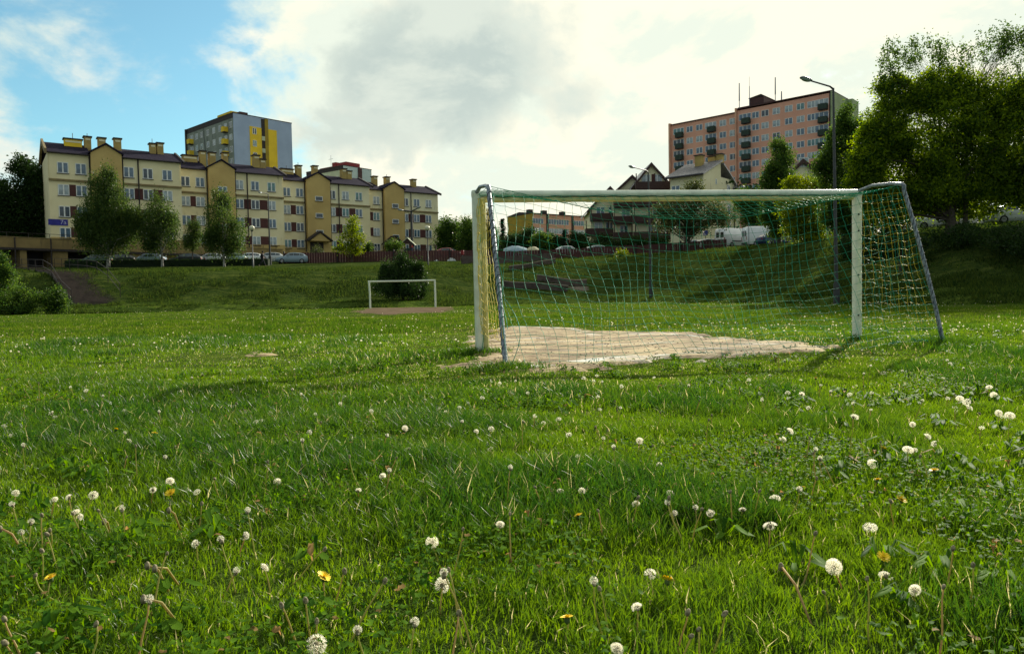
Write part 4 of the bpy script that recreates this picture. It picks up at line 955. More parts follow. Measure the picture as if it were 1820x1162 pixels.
def wall_run(label, pts_, hgt, thick=.35, cap=True, name='brick_wall'):
    t = thing(name, label, 'wall'); mb = MB(); cp = MB()
    P = []
    for (u_, v_, d) in pts_:
        p = at(u_, v_, d); P.append(Vector((p.x, d, gz(p.x, d))))
    for a_, b_ in zip(P[:-1], P[1:]):
        for k in range(6):
            p = a_.lerp(b_, k / 6); q = a_.lerp(b_, (k + 1) / 6); z0, z1 = gz(p.x, p.y) - .5, gz(q.x, q.y) - .5; h1_ = gz(p.x, p.y) + hgt; h2_ = gz(q.x, q.y) + hgt
            mb.add([(p.x, p.y, z0), (q.x, q.y, z1), (q.x, q.y, h2_), (p.x, p.y, h1_), (p.x, p.y + thick, z0), (q.x, q.y + thick, z1), (q.x, q.y + thick, h2_), (p.x, p.y + thick, h1_)],
                   [(0, 1, 2, 3), (7, 6, 5, 4), (3, 2, 6, 7), (0, 3, 7, 4), (1, 5, 6, 2)])
            cp.add([(p.x - .02, p.y - .05, h1_ + .003), (q.x + .02, q.y - .05, h2_ + .003), (q.x + .02, q.y - .05, h2_ + .1), (p.x - .02, p.y - .05, h1_ + .1), (p.x - .02, p.y + thick + .05, h1_ + .003), (q.x + .02, q.y + thick + .05, h2_ + .003), (q.x + .02, q.y + thick + .05, h2_ + .1), (p.x - .02, p.y + thick + .05, h1_ + .1)],
                   [(0, 1, 2, 3), (7, 6, 5, 4), (3, 2, 6, 7), (0, 3, 7, 4), (1, 5, 6, 2)])
    mb.build('wall', M['brickwall'], t)
    if cap: cp.build('coping', M['stonecap'], t)
    return t
wall_run('upper brick retaining wall below the maroon fence behind the goal', [(820, 480, 88), (905, 480, 88), (985, 480, 86)], .95, cap=False)
wall_run('short brick wall with a pale coping stepping down the bank under the upper wall', [(905, 495, 80), (955, 490, 82), (988, 486, 84)], .45)
wall_run('long low brick ramp wall with a pale coping running down to the right behind the goal', [(895, 508, 73), (960, 512, 72), (1010, 516, 71.5)], .55)
wall_run('lowest brick wall beside the pale steps behind the net', [(955, 510, 75), (1000, 514, 74.5), (1043, 518, 74)], .6)
st = thing('stairs', 'small pale steps between the two low brick walls behind the net', 'stairs')
for i in range(5):
    p = at(1024, 515, 72.2 + i * .35); zz = gz(p.x, p.y)
    MB().box(p.x - 1.3, p.x + 1.3, p.y, p.y + .34, zz - .4, zz + .06 + .02 * i).build('step', M['stonecap'], st)
# brick stairs at the left
sta = thing('stairs', 'long brick stairway climbing the bank at the far left towards the garages', 'stairs')
A_ = at(178, 543, 58.0); B_ = at(45, 474, 83.0); A_.z = gz(A_.x, A_.y); B_.z = gz(B_.x, B_.y); dv = Vector((B_.x - A_.x, B_.y - A_.y, 0)); Ls = dv.length; dv.normalize(); pv = Vector((-dv.y, dv.x, 0))
stp = MB(); nS = 64
for i in range(nS):
    p = A_ + dv * (Ls * i / nS); q = A_ + dv * (Ls * (i + 1) / nS); zz = gz(q.x, q.y) + .10
    c4 = [p - pv * 1.7, p + pv * 1.7, q + pv * 1.7, q - pv * 1.7]
    stp.add([(c.x, c.y, zz - .6) for c in c4] + [(c.x, c.y, zz) for c in c4], [(0, 1, 5, 4), (1, 2, 6, 5), (2, 3, 7, 6), (3, 0, 4, 7), (4, 5, 6, 7)])
stp.build('steps', M['brickwall'], sta)
for sg in (-1, 1):
    mb = MB(); prev = None
    for i in range(9):
        p = A_ + dv * (Ls * (i + .3) / 9) + pv * 1.75 * sg; z = gz(p.x, p.y); mb.tube([(p.x, p.y, z - .1), (p.x, p.y, z + 1.15)], .03, 6)
        if prev:
            for hh in (.55, 1.12): mb.tube([(prev[0], prev[1], prev[2] + hh), (p.x, p.y, z + hh)], .022, 6)
        prev = (p.x, p.y, z)
    mb.build('handrail', M['darktrim'], sta)
# path below the bank
xs_ = np.linspace(-.72, .12, 160); Vp = []
for a_ in xs_:
    yb_ = float(np.interp(a_, TA, TB)) + 2.2
    for o_ in (0, .7, 1.4):
        y_ = yb_ + o_; Vp.append((a_ * y_, y_, gz(a_ * y_, y_) + .05))
ii = np.arange(159) * 3
tag(link('path', mesh_np('path', Vp, [np.concatenate([np.stack([ii, ii + 3, ii + 4, ii + 1], -1), np.stack([ii + 1, ii + 4, ii + 5, ii + 2], -1)])]), pm('path_gravel', (.16, .15, .12), (.08, .10, .05), 1.2, 1, spec=0)), kind='structure')
# ------------------------------------------------------------------ vehicles
def loft(secs):
    """secs: list of rings of equal length (closed), joined end to end"""
    mb = MB(); n = len(secs[0]); vs = [p for s in secs for p in s]; fs = []
    for i in range(len(secs) - 1):
        for j in range(n): fs.append((i * n + j, i * n + (j + 1) % n, (i + 1) * n + (j + 1) % n, (i + 1) * n + j))
    fs += [tuple(range(n - 1, -1, -1)), tuple((len(secs) - 1) * n + j for j in range(n))]
    return mb.add(vs, fs)
def wheel_set(t, xs, hw, r_):
    for x in xs:
        for sg in (-1, 1):
            y = sg * hw; a_, b_ = (y - .2 * sg, y + .015 * sg)
            def cyl(rad, y0, y1): return [[(x + rad * math.cos(2 * math.pi * k / 16), yy, r_ + rad * math.sin(2 * math.pi * k / 16)) for k in range(16)] for yy in (y0, y1)]
            w_ = thing('wheel', None, None); del_ = w_; COL.objects.unlink(w_); bpy.data.objects.remove(w_)
            ty = loft(cyl(r_, a_, b_)).build('wheel', M['tyre'], t, smooth=True)
            loft(cyl(r_ * .62, b_ - .01 * sg, b_ + .02 * sg)).build('rim', M['rim'], ty)
CARP = {}
def make_car(hatch=True, paintm=None, L=4.2, H=1.45, hw=.86):
    t = thing('parked_car', 'x', 'car')
    # x, belt z, roof z (0 = no cabin), lower z
    st_ = [(0, .52, 0, .32), (.08, .66, 0, .22), (.5, .80, 0, .18), (1.05, .92, 0, .18), (1.12, .94, .96, .18), (1.75, .97, H - .06, .18), (2.3, .98, H, .18), (3.1, .99, H - .03, .18), (3.65, 1.0, H - .16, .18), (4.05 if hatch else 3.9, 1.0, 1.03, .2), (4.15, .9, 0, .26), (4.2, .6, 0, .34)]
    secs = []
    for (x, zb, zr, zl) in st_:
        x = x / 4.2 * L; k = hw * (.86 if x < .05 else (.94 if x < .4 or x > L - .12 else 1))
        top = zr if zr else zb + .02; cw = k * (.72 if zr else .9)
        secs.append([(x, -k * .92, zl), (x, -k, zl + .2), (x, -k, zb - .15), (x, -k * .94, zb), (x, -cw, top - .03), (x, -cw * .8, top), (x, cw * .8, top), (x, cw, top - .03), (x, k * .94, zb), (x, k, zb - .15), (x, k, zl + .2), (x, k * .92, zl)])
    loft(secs).build('body', paintm, t, smooth=True)
    # glass strips laid on the cabin sides, front and rear
    g = MB()
    for sg in (-1, 1):
        for (i0, i1) in ((4, 5), (5, 6), (6, 7), (7, 8)):
            A1, A2, B1, B2 = [Vector(secs[i0][3 if sg < 0 else 8]), Vector(secs[i0][4 if sg < 0 else 7]), Vector(secs[i1][3 if sg < 0 else 8]), Vector(secs[i1][4 if sg < 0 else 7])]
            a0 = A1.lerp(A2, .1); a1 = A1.lerp(A2, .86); b0 = B1.lerp(B2, .1); b1 = B1.lerp(B2, .86); ins = .03 if i0 != 4 else .2
            a0, b0 = a0.lerp(b0, ins), b0.lerp(a0, .04); a1, b1 = a1.lerp(b1, ins), b1.lerp(a1, .04); o = Vector((0, .012 * sg, .004))
            g.add([a0 + o, b0 + o, b1 + o, a1 + o], [(0, 1, 2, 3)])
    g.build('side_windows', M['carglass'], t)
    def scr(i0, i1, nm):
        a0, a1 = Vector(secs[i0][5]), Vector(secs[i0][6]); b0, b1 = Vector(secs[i1][5]), Vector(secs[i1][6]); o = Vector((-.012 if i0 < 6 else .012, 0, .012))
        P = [a0.lerp(b0, .08), a1.lerp(b1, .08), b1.lerp(a1, .08), b0.lerp(a0, .08)]
        MB().add([p + o for p in P], [(0, 1, 2, 3)]).build(nm, M['carglass'], t)
    scr(4, 5, 'windscreen'); scr(8, 9, 'rear_window')
    for sg in (-1, 1):
        MB().box(.02, .12, sg * .62 - .16, sg * .62 + .16, .58, .7).build('headlight', M['lampglass'], t)
        MB().box(L - .06, L + .005, sg * .68 - .12, sg * .68 + .12, .68, .86).build('tail_light', M['redmetal'], t)
        MB().box(1.5, 1.66, sg * (hw + .09) - .08, sg * (hw + .09) + .08, .98, 1.1).build('mirror', paintm, t)
    wheel_set(t, (.78, L - .85), hw - .01, .31)
    return t
paint = {k: carpaint(k + '_car_paint', c) for k, c in dict(silver=(.55, .58, .6), white=(.82, .84, .86), red=(.30, .02, .02), blue=(.03, .05, .16), dark=(.025, .03, .035), teal=(.33, .45, .44), lightblue=(.25, .34, .42), green=(.03, .08, .06)).items()}
protos = {}
cars = [(8, 90, 'white', 40, 'white car at the far left edge in front of the garages'),
        (169, 88, 'green', 8, 'dark green car behind the hedge, leftmost of the hidden row'),
        (210, 89.5, 'dark', 8, 'black car between the birch trunk and the hedge'),
        (262, 91, 'lightblue', 10, 'light blue car behind the hedge below the second birch'),
        (330, 94, 'dark', 6, 'dark car behind the hedge left of the globe lamp'),
        (372, 96, 'silver', 12, 'silver car behind the hedge under the third birch'),
        (409, 98, 'teal', 8, 'pale teal car behind the hedge just left of the globe lamp'),
        (441, 100, 'white', 10, 'white car behind the hedge right by the globe lamp'),
        (478, 102, 'silver', 9, 'silver car above the walking person, behind the hedge'),
        (517, 98.5, 'lightblue', 24, 'light blue hatchback at the end of the hedge beside the ochre pillar'),
        (799, 112, 'red', 160, 'red car under the dark trees right of the cream block'),
        (1066, 101, 'teal', 190, 'pale teal hatchback behind the maroon fence below the chalet houses'),
        (1012, 108, 'white', 170, 'white car behind the fence under the dark shrubs'),
        (1240, 99.5, 'silver', 185, 'silver car beside the white vans, the one further back'),
        (1262, 94.5, 'silver', 200, 'silver car nose in front of the rear of the left van'),
        (1378, 86.5, 'blue', 190, 'dark blue car parked in front of the long white van'),
        (1492, 77, 'lightblue', 178, 'light blue car under the trees right of the tall lamp'),
        (1672, 63, 'white', 150, 'white car under the big tree, left of the silver one'),
        (1722, 61, 'silver', 165, 'silver car under the big tree'),
        (1806, 57, 'silver', 170, 'silver car at the right edge under the big tree')]
base_car = None
for (u_, d, c_, hd, lab) in cars:
    if base_car is None: base_car = make_car(True, paint['silver']); t = base_car
    else: t = copy_tree(base_car)
    for ch in t.children:
        if ch.name.split('.')[0] in ('body', 'mirror'):
            ch.material_slots[0].link = 'OBJECT'; ch.material_slots[0].material = paint[c_]
    p = at(u_, 440, d); th = R(hd); p = Vector((p.x, d, 0)) - Vector((math.cos(th), math.sin(th), 0)) * 2.1
    zz = gz(p.x + 2.1 * math.cos(th), d)
    t.location = (p.x, p.y, zz); t.rotation_euler = (0, 0, th); t['label'] = lab; t['group'] = 'cars parked along the road above the pitch'
def make_van(label, L):
    t = thing('panel_van', label, 'van', group='white vans parked side by side'); hw = 1.0; pw = paint['white']
    st_ = [(0, 2.45, .35), (.12, 2.56, .30), (.5, 2.6, .28), (L - 1.9, 2.6, .28), (L - 1.5, 2.5, .28), (L - .95, 1.55, .28), (L - .85, 1.35, .28), (L - .15, 1.05, .28), (L, .8, .34)]
    secs = []
    for (x, zt, zl) in st_:
        k = hw * (1 if x < L - .5 else .92); tw = .86 if zt > 1.6 else .94
        secs.append([(x, -k * .96, zl), (x, -k, zl + .2), (x, -k, min(zt - .3, 1.5)), (x, -k * (tw + .05), zt - .16), (x, -k * tw * .9, zt), (x, k * tw * .9, zt), (x, k * (tw + .05), zt - .16), (x, k, min(zt - .3, 1.5)), (x, k, zl + .2), (x, k * .96, zl)])
    loft(secs).build('body', pw, t, smooth=True)
    g = MB(); 
    for sg in (-1, 1): g.prism([(L - 1.95, 1.35), (L - 1.05, 1.35), (L - 1.45, 2.1), (L - 1.95, 2.1)], sg * .985, sg * 1.012)
    g.build('cab_window', M['carglass'], t)
    MB().add([(L - 1.44, -.78, 2.42), (L - 1.44, .78, 2.42), (L - .94, .84, 1.58), (L - .94, -.84, 1.58)], [(0, 1, 2, 3)]).build('windscreen', M['carglass'], t)
    for sg in (-1, 1):
        MB().box(-.03, .02, sg * .42 - .26, sg * .42 + .26, 1.35, 2.05).build('rear_door_window', M['carglass'], t)
        MB().box(-.02, .1, sg * .9 - .07, sg * .9 + .07, .85, 1.3).build('tail_light', M['redmetal'], t)
        MB().box(L - .16, L - .02, sg * .7 - .16, sg * .7 + .16, .78, 1.0).build('headlight', M['lampglass'], t)
        MB().box(L - 1.35, L - 1.2, sg * 1.16 - .12, sg * 1.16 + .12, 1.35, 1.75).build('mirror', M['darktrim'], t)
        MB().box(1.2, L - 2.1, sg * 1.003 - .012, sg * 1.003 + .012, .78, .92).build('side_trim', M['darktrim'], t)
    MB().box(-.06, 0, -.95, .95, .38, .55).build('bumper', M['darktrim'], t)
    wheel_set(t, (1.2, L - 1.0), .99, .36)
    return t
for (u_, d, hd, L, lab) in ((1306, 99.5, 28, 5.4, 'white panel van with two dark rear door windows, left one of the pair'), (1364, 96.5, 3, 6.2, 'long white panel van, right one of the pair, overlapping the other')):
    t = make_van(lab, L); p = at(u_, 430, d); th = R(hd); q = Vector((p.x, d, 0)) - Vector((math.cos(th), math.sin(th), 0)) * L / 2; t.location = (q.x, q.y, gz(p.x, d)); t.rotation_euler = (0, 0, th)
# tarpaulin covered stall seen over the fence
p = at(925, 444, 104); zz = gz(p.x, p.y); tp_ = thing('market_tent', 'low light blue and cream tarpaulin cover behind the maroon fence', 'tent', (p.x, p.y, zz), 0)
def tarp(x0, x1, h_, name, m):
    X = np.linspace(x0, x1, 9); secs = []
    for i, x in enumerate(X):
        k = math.sin(math.pi * (i + .6) / 9.2) ** .5; hh = h_ * (.62 + .38 * k) + random.uniform(-.06, .06); secs.append([(x, -1.2, 0), (x, -1.1, hh * .6), (x, -.3, hh), (x, .5, hh * .95), (x, 1.2, hh * .5), (x, 1.2, 0)])
    return loft(secs).build(name, m, tp_, smooth=True)
tarp(-2.4, .9, 1.75, 'blue_cover', pm('blue_tarpaulin', (.34, .46, .52), (.25, .36, .44), 1.5, .55)); tarp(.95, 2.6, 1.6, 'cream_cover', pm('cream_tarpaulin', (.5, .46, .28), (.4, .37, .24), 1.5, .6))

# ------------------------------------------------------------------ lamps and posts
def street_lamp(label, base, top, heads, r0=.10, r1=.05, hs=1.0):
    t = thing('street_lamp', label, 'street lamp', base); b_ = Vector(base); tp = Vector(top) - b_
    MB().tube([(0, 0, -.2), tp * .25, tp * .6, tp], [r0, r0 * .85, r1 * 1.4, r1], 10).build('pole', M['pole'], t, smooth=True)
    MB().tube([(0, 0, -.1), (0, 0, 1.1)], r0 * 1.5, 10).build('pole_base', M['pole'], t, smooth=True)
    for hd in heads:
        hp = Vector(hd) - b_; d = (hp - tp); 
        MB().tube([tp - Vector((0, 0, .05)), tp + d * .15 + Vector((0, 0, .03)), hp], [r1, r1 * .8, r1 * .7], 8).build('arm', M['pole'], t, smooth=True)
        dn = d.normalized(); c_ = hp + dn * .35 * hs; sdv = dn.cross(Vector((0, 0, 1))).normalized(); upv = sdv.cross(dn)
        def ell(a_, wd_, ht, off, rng_=(0, math.pi * 2)):
            secs = []
            for i in range(9):
                x = -1 + 2 * i / 8; k = math.sqrt(max(1 - x * x, .03)) * (1 - .22 * x * -1 * .5); cc = c_ + dn * (x * a_) + upv * off
                secs.append([tuple(cc + sdv * (k * wd_ * math.cos(q)) + upv * (k * ht * math.sin(q))) for q in np.linspace(rng_[0], rng_[1], 13)[:-1 if rng_[1] > 6 else None]])
            return loft(secs)
        lh_ = ell(.46 * hs, .17 * hs, .12 * hs, 0, (0, math.pi)).build('lamp_head', M['galv'], t, smooth=True)
        ell(.36 * hs, .14 * hs, .11 * hs, -.004, (math.pi, math.pi * 2 - .001)).build('lamp_cover', M['lampglass'], lh_, smooth=True)
    return t
def lampspec(label, ub, vb, d, ut, vt, heads, **k):
    b_ = at(ub, vb, d); b_.z = gz(b_.x, d); tp = at(ut, vt, d)
    street_lamp(label, tuple(b_), tuple(tp), [tuple(at(hu, hv, hdp)) for hu, hv, hdp in heads], **k)
lampspec('tall dark street lamp with a long left arm beside the orange tower', 1487, 490, 38.5, 1481, 157, [(1441, 144, 37.6)], r0=.11, r1=.055)
lampspec('street lamp rising behind the goal net in front of the chalet houses', 1157, 513, 61.5, 1152, 305, [(1127, 298, 60)], r0=.12, r1=.055, hs=.95)
lampspec('thin lamp with a short arm, standing behind the hedge before the cream block', 480, 462, 93, 476.5, 345, [(465, 343, 92)], r0=.13, r1=.06, hs=.7)
lampspec('dark double armed lamp in front of the last stair gable of the cream block', 733, 462, 110, 731, 376, [(716, 374, 109), (741, 371, 109)], r0=.2, r1=.14, hs=1.2)
def globe_lamp(label, ub, vb, d, vt):
    b_ = at(ub, vb, d); b_.z = gz(b_.x, d); H = at(ub, vt, d).z - b_.z
    t = thing('globe_lamp', label, 'park lamp', tuple(b_), group='globe lamps on the grass bank')
    MB().tube([(0, 0, -.2), (0, 0, .9), (0, 0, .95), (0, 0, H - .3)], [.10, .10, .06, .05], 10).build('pole', M['pole'], t, smooth=True)
    MB().lathe([(.06, -.12), (.14, -.04), (.16, 0)], (0, 0, H - .27), 12).build('collar', M['pole'], t)
    MB().lathe([(.14, 0), (.24, .1), (.29, .25), (.25, .40), (.13, .50), (.02, .53)], (0, 0, H - .27), 16).build('globe', M['globe'], t, smooth=True)
globe_lamp('cream globe lamp beside the walking person', 450, 483, 80, 405)
globe_lamp('cream globe lamp right of the round bush, near the playhouse', 761, 478, 84, 405)
def post(label, name, u_, d, vt, r_=.05, mat_='pole', extra=None, cat='post'):
    b_ = at(u_, 440, d); b_.z = gz(b_.x, d); H = at(u_, vt, d).z - b_.z
    t = thing(name, label, cat, tuple(b_)); MB().tube([(0, 0, -.2), (0, 0, H)], r_, 8).build('pole', M[mat_], t)
    MB().box(-r_ * 1.6, r_ * 1.6, -r_ * 1.6, r_ * 1.6, -.1, .12).build('foot', M['concrete'], t)
    if extra == 'bin': MB().lathe([(.16, 0), (.2, .1), (.2, .55), (.17, .6)], (0, -.24, H - .55), 10).build('bin', M['redmetal'], t)
    if extra == 'sign': MB().box(-.3, .3, -.09, -.055, H - .7, H - .05).build('sign_plate', pm('sign_plate_blue', (.05, .07, .3), None, 2, .5), t)
    if extra == 'cap': MB().lathe([(.1, 0), (.12, .05), (.02, .15)], (0, 0, H), 8).build('cap', M[mat_], t)
post('thin post carrying a red litter bin by the maroon fence', 'litter_bin_post', 822, 96, 446, .05, 'galv', 'bin', 'litter bin')
post('blue parking sign on a thin post left of the vans', 'parking_sign', 1254, 97, 409, .04, 'pole', 'sign', 'sign')
post('thin grey post in front of the white vans', 'bollard_post', 1331, 91, 398, .045, 'galv', 'cap')
post('dark post before the nose of the long white van', 'bollard_post', 1380, 85, 405, .075, 'pole', 'cap')

# irregular white blotches on the fence
for (u_, v_, sx) in ((802, 464, 1.0), (776, 466, .7)):
    p = at(u_, v_, 97.75); mb = MB(); k = 9
    for q in range(3):
        cx_ = (q - 1) * .38 * sx; rr0 = random.uniform(.2, .34) * sx
        ring = [(p.x + cx_ + rr0 * random.uniform(.55, 1.1) * math.cos(2 * math.pi * i / k), p.y - .12 - q * .004, p.z + (q % 2) * .2 + rr0 * random.uniform(.6, 1.3) * math.sin(2 * math.pi * i / k)) for i in range(k)]
        mb.add(ring, [tuple(range(k - 1, -1, -1))])
    mb.build('white_blotch', M['frame'], fn_)

# ------------------------------------------------------------------ people
def person(label, u_, d, head_h, pose, mats, facing=0, gh=None):
    b_ = at(u_, 460, d); b_.z = gz(b_.x, d) if gh is None else gh
    s = head_h / 1.75
    t = thing('person', label, 'person', tuple(b_), R(facing))
    J = dict(pelvis=(0, 0, .95), chest=(.03, 0, 1.28), neck=(.05, 0, 1.47), head=(.09, 0, 1.58), crown=(.09, 0, 1.72))
    if pose == 'walk':
        J.update(lh=(0, -.1, .9), lk=(.22, -.1, .5), la=(.34, -.1, .10), lt=(.50, -.1, .05), rh=(0, .1, .9), rk=(-.10, .1, .5), ra=(-.42, .1, .16), rt=(-.34, .1, .04),
                 ls=(.04, -.19, 1.4), le=(-.12, -.23, 1.13), lw=(-.10, -.22, .88), rs=(.04, .19, 1.4), re=(.14, .23, 1.14), rw=(.36, .2, 1.02))
    else:
        J.update(lh=(0, -.1, .9), lk=(.03, -.11, .5), la=(0, -.12, .09), lt=(.16, -.13, .04), rh=(0, .1, .9), rk=(.05, .11, .5), ra=(-.02, .12, .09), rt=(.14, .13, .04),
                 ls=(.02, -.19, 1.4), le=(.0, -.24, 1.12), lw=(.18, -.2, .98), rs=(.02, .19, 1.4), re=(.02, .24, 1.12), rw=(.2, .18, 1.0))
    def skin(name, chain, rad, m, parent):
        names = []; edges = []
        for c in chain:
            for a_, b2 in zip(c[:-1], c[1:]):
                for n_ in (a_, b2):
                    if n_ not in names: names.append(n_)
                edges.append((names.index(a_), names.index(b2)))
        me = bpy.data.meshes.new(name); me.from_pydata([Vector(J[n_]) * s for n_ in names], edges, []); o = link(name, me, m, parent)
        md = o.modifiers.new('skin', 'SKIN'); md.use_smooth_shade = True
        for i, n_ in enumerate(names):
            r_ = rad.get(n_, .06) * s; me.skin_vertices[0].data[i].radius = (r_, r_); me.skin_vertices[0].data[i].use_root = (i == 0)
        ss = o.modifiers.new('sub', 'SUBSURF'); ss.levels = 1; ss.render_levels = 1; return o
    skinm = pm('skin', (.45, .28, .2), None, 3, .6)
    J['hip2'] = (0, 0, .93)
    body = skin('body', [('pelvis', 'chest', 'neck', 'head', 'crown'), ('chest', 'ls', 'le', 'lw'), ('chest', 'rs', 're', 'rw'), ('pelvis', 'lh', 'lk', 'la', 'lt'), ('pelvis', 'rh', 'rk', 'ra', 'rt')],
                dict(pelvis=.13, chest=.15, neck=.055, head=.095, crown=.07, ls=.07, rs=.07, le=.045, re=.045, lw=.032, rw=.032, lh=.095, rh=.095, lk=.06, rk=.06, la=.042, ra=.042, lt=.035, rt=.035), skinm, t)
    skin('jacket', [('pelvis', 'chest'), ('chest', 'ls', 'le', 'lw'), ('chest', 'rs', 're', 'rw')], dict(pelvis=.155, chest=.175, ls=.095, rs=.095, le=.065, re=.065, lw=.045, rw=.045), mats[0], t)
    skin('trousers', [('hip2', 'lh', 'lk', 'la'), ('hip2', 'rh', 'rk', 'ra')], dict(hip2=.14, lh=.115, rh=.115, lk=.078, rk=.078, la=.06, ra=.06), mats[1], t)
    hm = MB().lathe([(.075, -.05), (.108, .0), (.112, .07), (.09, .14), (.03, .175)], tuple(Vector(J['head']) * 1 + Vector((-.02, 0, .0))), 12)
    hm.v = [tuple(Vector(v) * s) for v in hm.v]; hm.build('hair', mats[2], t, smooth=True)
    return t
dk = pm('dark_cloth', (.02, .022, .03), None, 4, .9); jean = pm('denim', (.06, .09, .18), None, 4, .9); hairm = pm('dark_hair', (.03, .02, .015), None, 9, .8)
person('person in dark clothes walking along the top of the bank', 466, 84.5, 1.78, 'walk', (dk, dk, hairm), 4)
person('person in a light top and jeans standing by the playhouse', 714.5, 107, 1.65, 'stand', (pm('light_top', (.4, .45, .5), None, 4, .9), jean, hairm), -60)
person('child in a red jacket on the play bridge', 733, 107, 1.25, 'stand', (pm('red_jacket', (.6, .03, .04), None, 4, .8), jean, hairm), 200, gh=gz(at(733, 450, 107).x, 107) + .95)

# playhouse
p = at(728, 450, 108); zz = gz(p.x, p.y)
ph = thing('playhouse', 'wooden climbing playhouse with a pale gabled roof and a bridge above the maroon fence', 'playhouse', (p.x, 108, zz))
for x, y in ((-.8, -.6), (.6, -.6), (-.8, .6), (.6, .6)): MB().box(x - .06, x + .06, y - .06, y + .06, 0, 2.3).build('post', M['timber'], ph)
MB().box(-.85, .65, -.65, .65, .8, .9).build('platform', M['timber'], ph)
MB().prism([(-1.2, 2.05), (-.2, 3.0), (.9, 2.0), (.9, 2.08), (-.2, 3.1), (-1.2, 2.14)], -.9, .9).build('roof', M['palegreen'], ph)
MB().prism([(-1.0, 2.15), (.7, 2.1), (-.2, 2.95)], -.70, -.66).build('gable_board', M['timber'], ph)
MB().box(-.72, .5, -.69, -.662, .95, 1.5).build('green_panel', M['greenpanel'], ph)
br_ = MB()
for i in range(7): br_.box(.9 + i * .25, 1.0 + i * .25, -.5, -.44, .7, 1.3)
br_.box(.7, 2.6, -.5, -.44, 1.3, 1.38).box(.7, 2.6, -.5, .5, .62, .7); br_.build('bridge', M['timber'], ph)
fr_ = MB()
for x in (2.65, 3.9):
    for y in (-.5, .5): fr_.box(x - .05, x + .05, y - .05, y + .05, 0, 1.9)
fr_.box(2.6, 3.95, -.53, -.47, 1.86, 1.96).box(2.6, 3.95, -.53, -.47, 1.0, 1.08); fr_.build('climbing_frame', M['timber'], ph)
p = at(694, 456, 104); bn = thing('bench', 'low dark railing bench left of the young tree behind the fence', 'bench', (p.x, p.y, gz(p.x, p.y)))
MB().box(-1, 1, -.2, .2, .45, .52).build('seat', M['timber'], bn); MB().box(-1, 1, .22, .27, .75, 1.0).build('backrest', M['timber'], bn)
for x in (-.9, .9): MB().box(x - .05, x + .05, -.18, .3, 0, .449).build('leg', M['timber'], bn)

# ------------------------------------------------------------------ foliage
LM = {}
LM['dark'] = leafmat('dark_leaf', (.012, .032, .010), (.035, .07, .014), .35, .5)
LM['birch'] = leafmat('birch_leaf', (.026, .060, .016), (.085, .13, .028), .42, .5)
LM['mid'] = leafmat('green_leaf', (.018, .056, .014), (.10, .165, .026), .48, .5)
LM['lime'] = leafmat('lime_leaf', (.06, .11, .012), (.18, .22, .016), .5, .45)
LM['big'] = leafmat('maple_leaf', (.014, .050, .010), (.23, .33, .020), .58, .5)
LM['conifer'] = leafmat('conifer_needles', (.012, .03, .015), (.03, .055, .018), .15, .7)
LM['plum'] = leafmat('olive_leaf', (.035, .055, .02), (.08, .09, .03), .4, .55)
def leafcloud(C, sig, n_per, size, droop=0.0, aspect=.55, shade=None):
    """diamond leaves gathered round the clump centres C (k,3); sig (3,)"""
    k = len(C); n = k * n_per; ci = np.repeat(np.arange(k), n_per)
    P = C[ci] + rng.normal(0, 1, (n, 3)) * np.asarray(sig) * (.7 + .6 * rng.random(k))[ci][:, None]
    P[:, 2] -= .12 * np.hypot(P[:, 0] - C[ci][:, 0], P[:, 1] - C[ci][:, 1]); a_ = rng.normal(0, 1, (n, 3)); a_[:, 2] -= droop * 2; a_ /= np.linalg.norm(a_, axis=1, keepdims=True)
    b_ = np.cross(a_, rng.normal(0, 1, (n, 3))); b_ /= np.linalg.norm(b_, axis=1, keepdims=True) + 1e-9
    s = size * (.6 + .8 * rng.random(n))[:, None] / 2
    V = np.stack([P - a_ * s, P + b_ * s * aspect, P + a_ * s, P - b_ * s * aspect], 1).reshape(-1, 3)
    o = np.arange(n) * 4; tn = np.clip(rng.normal(.42, .20, n) + (rng.random(k) - .5)[ci] * .75, 0, 1)
    return V, np.stack([o, o + 1, o + 2, o + 3], -1), np.repeat(tn, 4)
def n3(P, s): return (fbm(P[:, 0] * s + P[:, 2] * s * .7, P[:, 1] * s + P[:, 2] * s * .9 + 40, 3))
LAI = 8.5
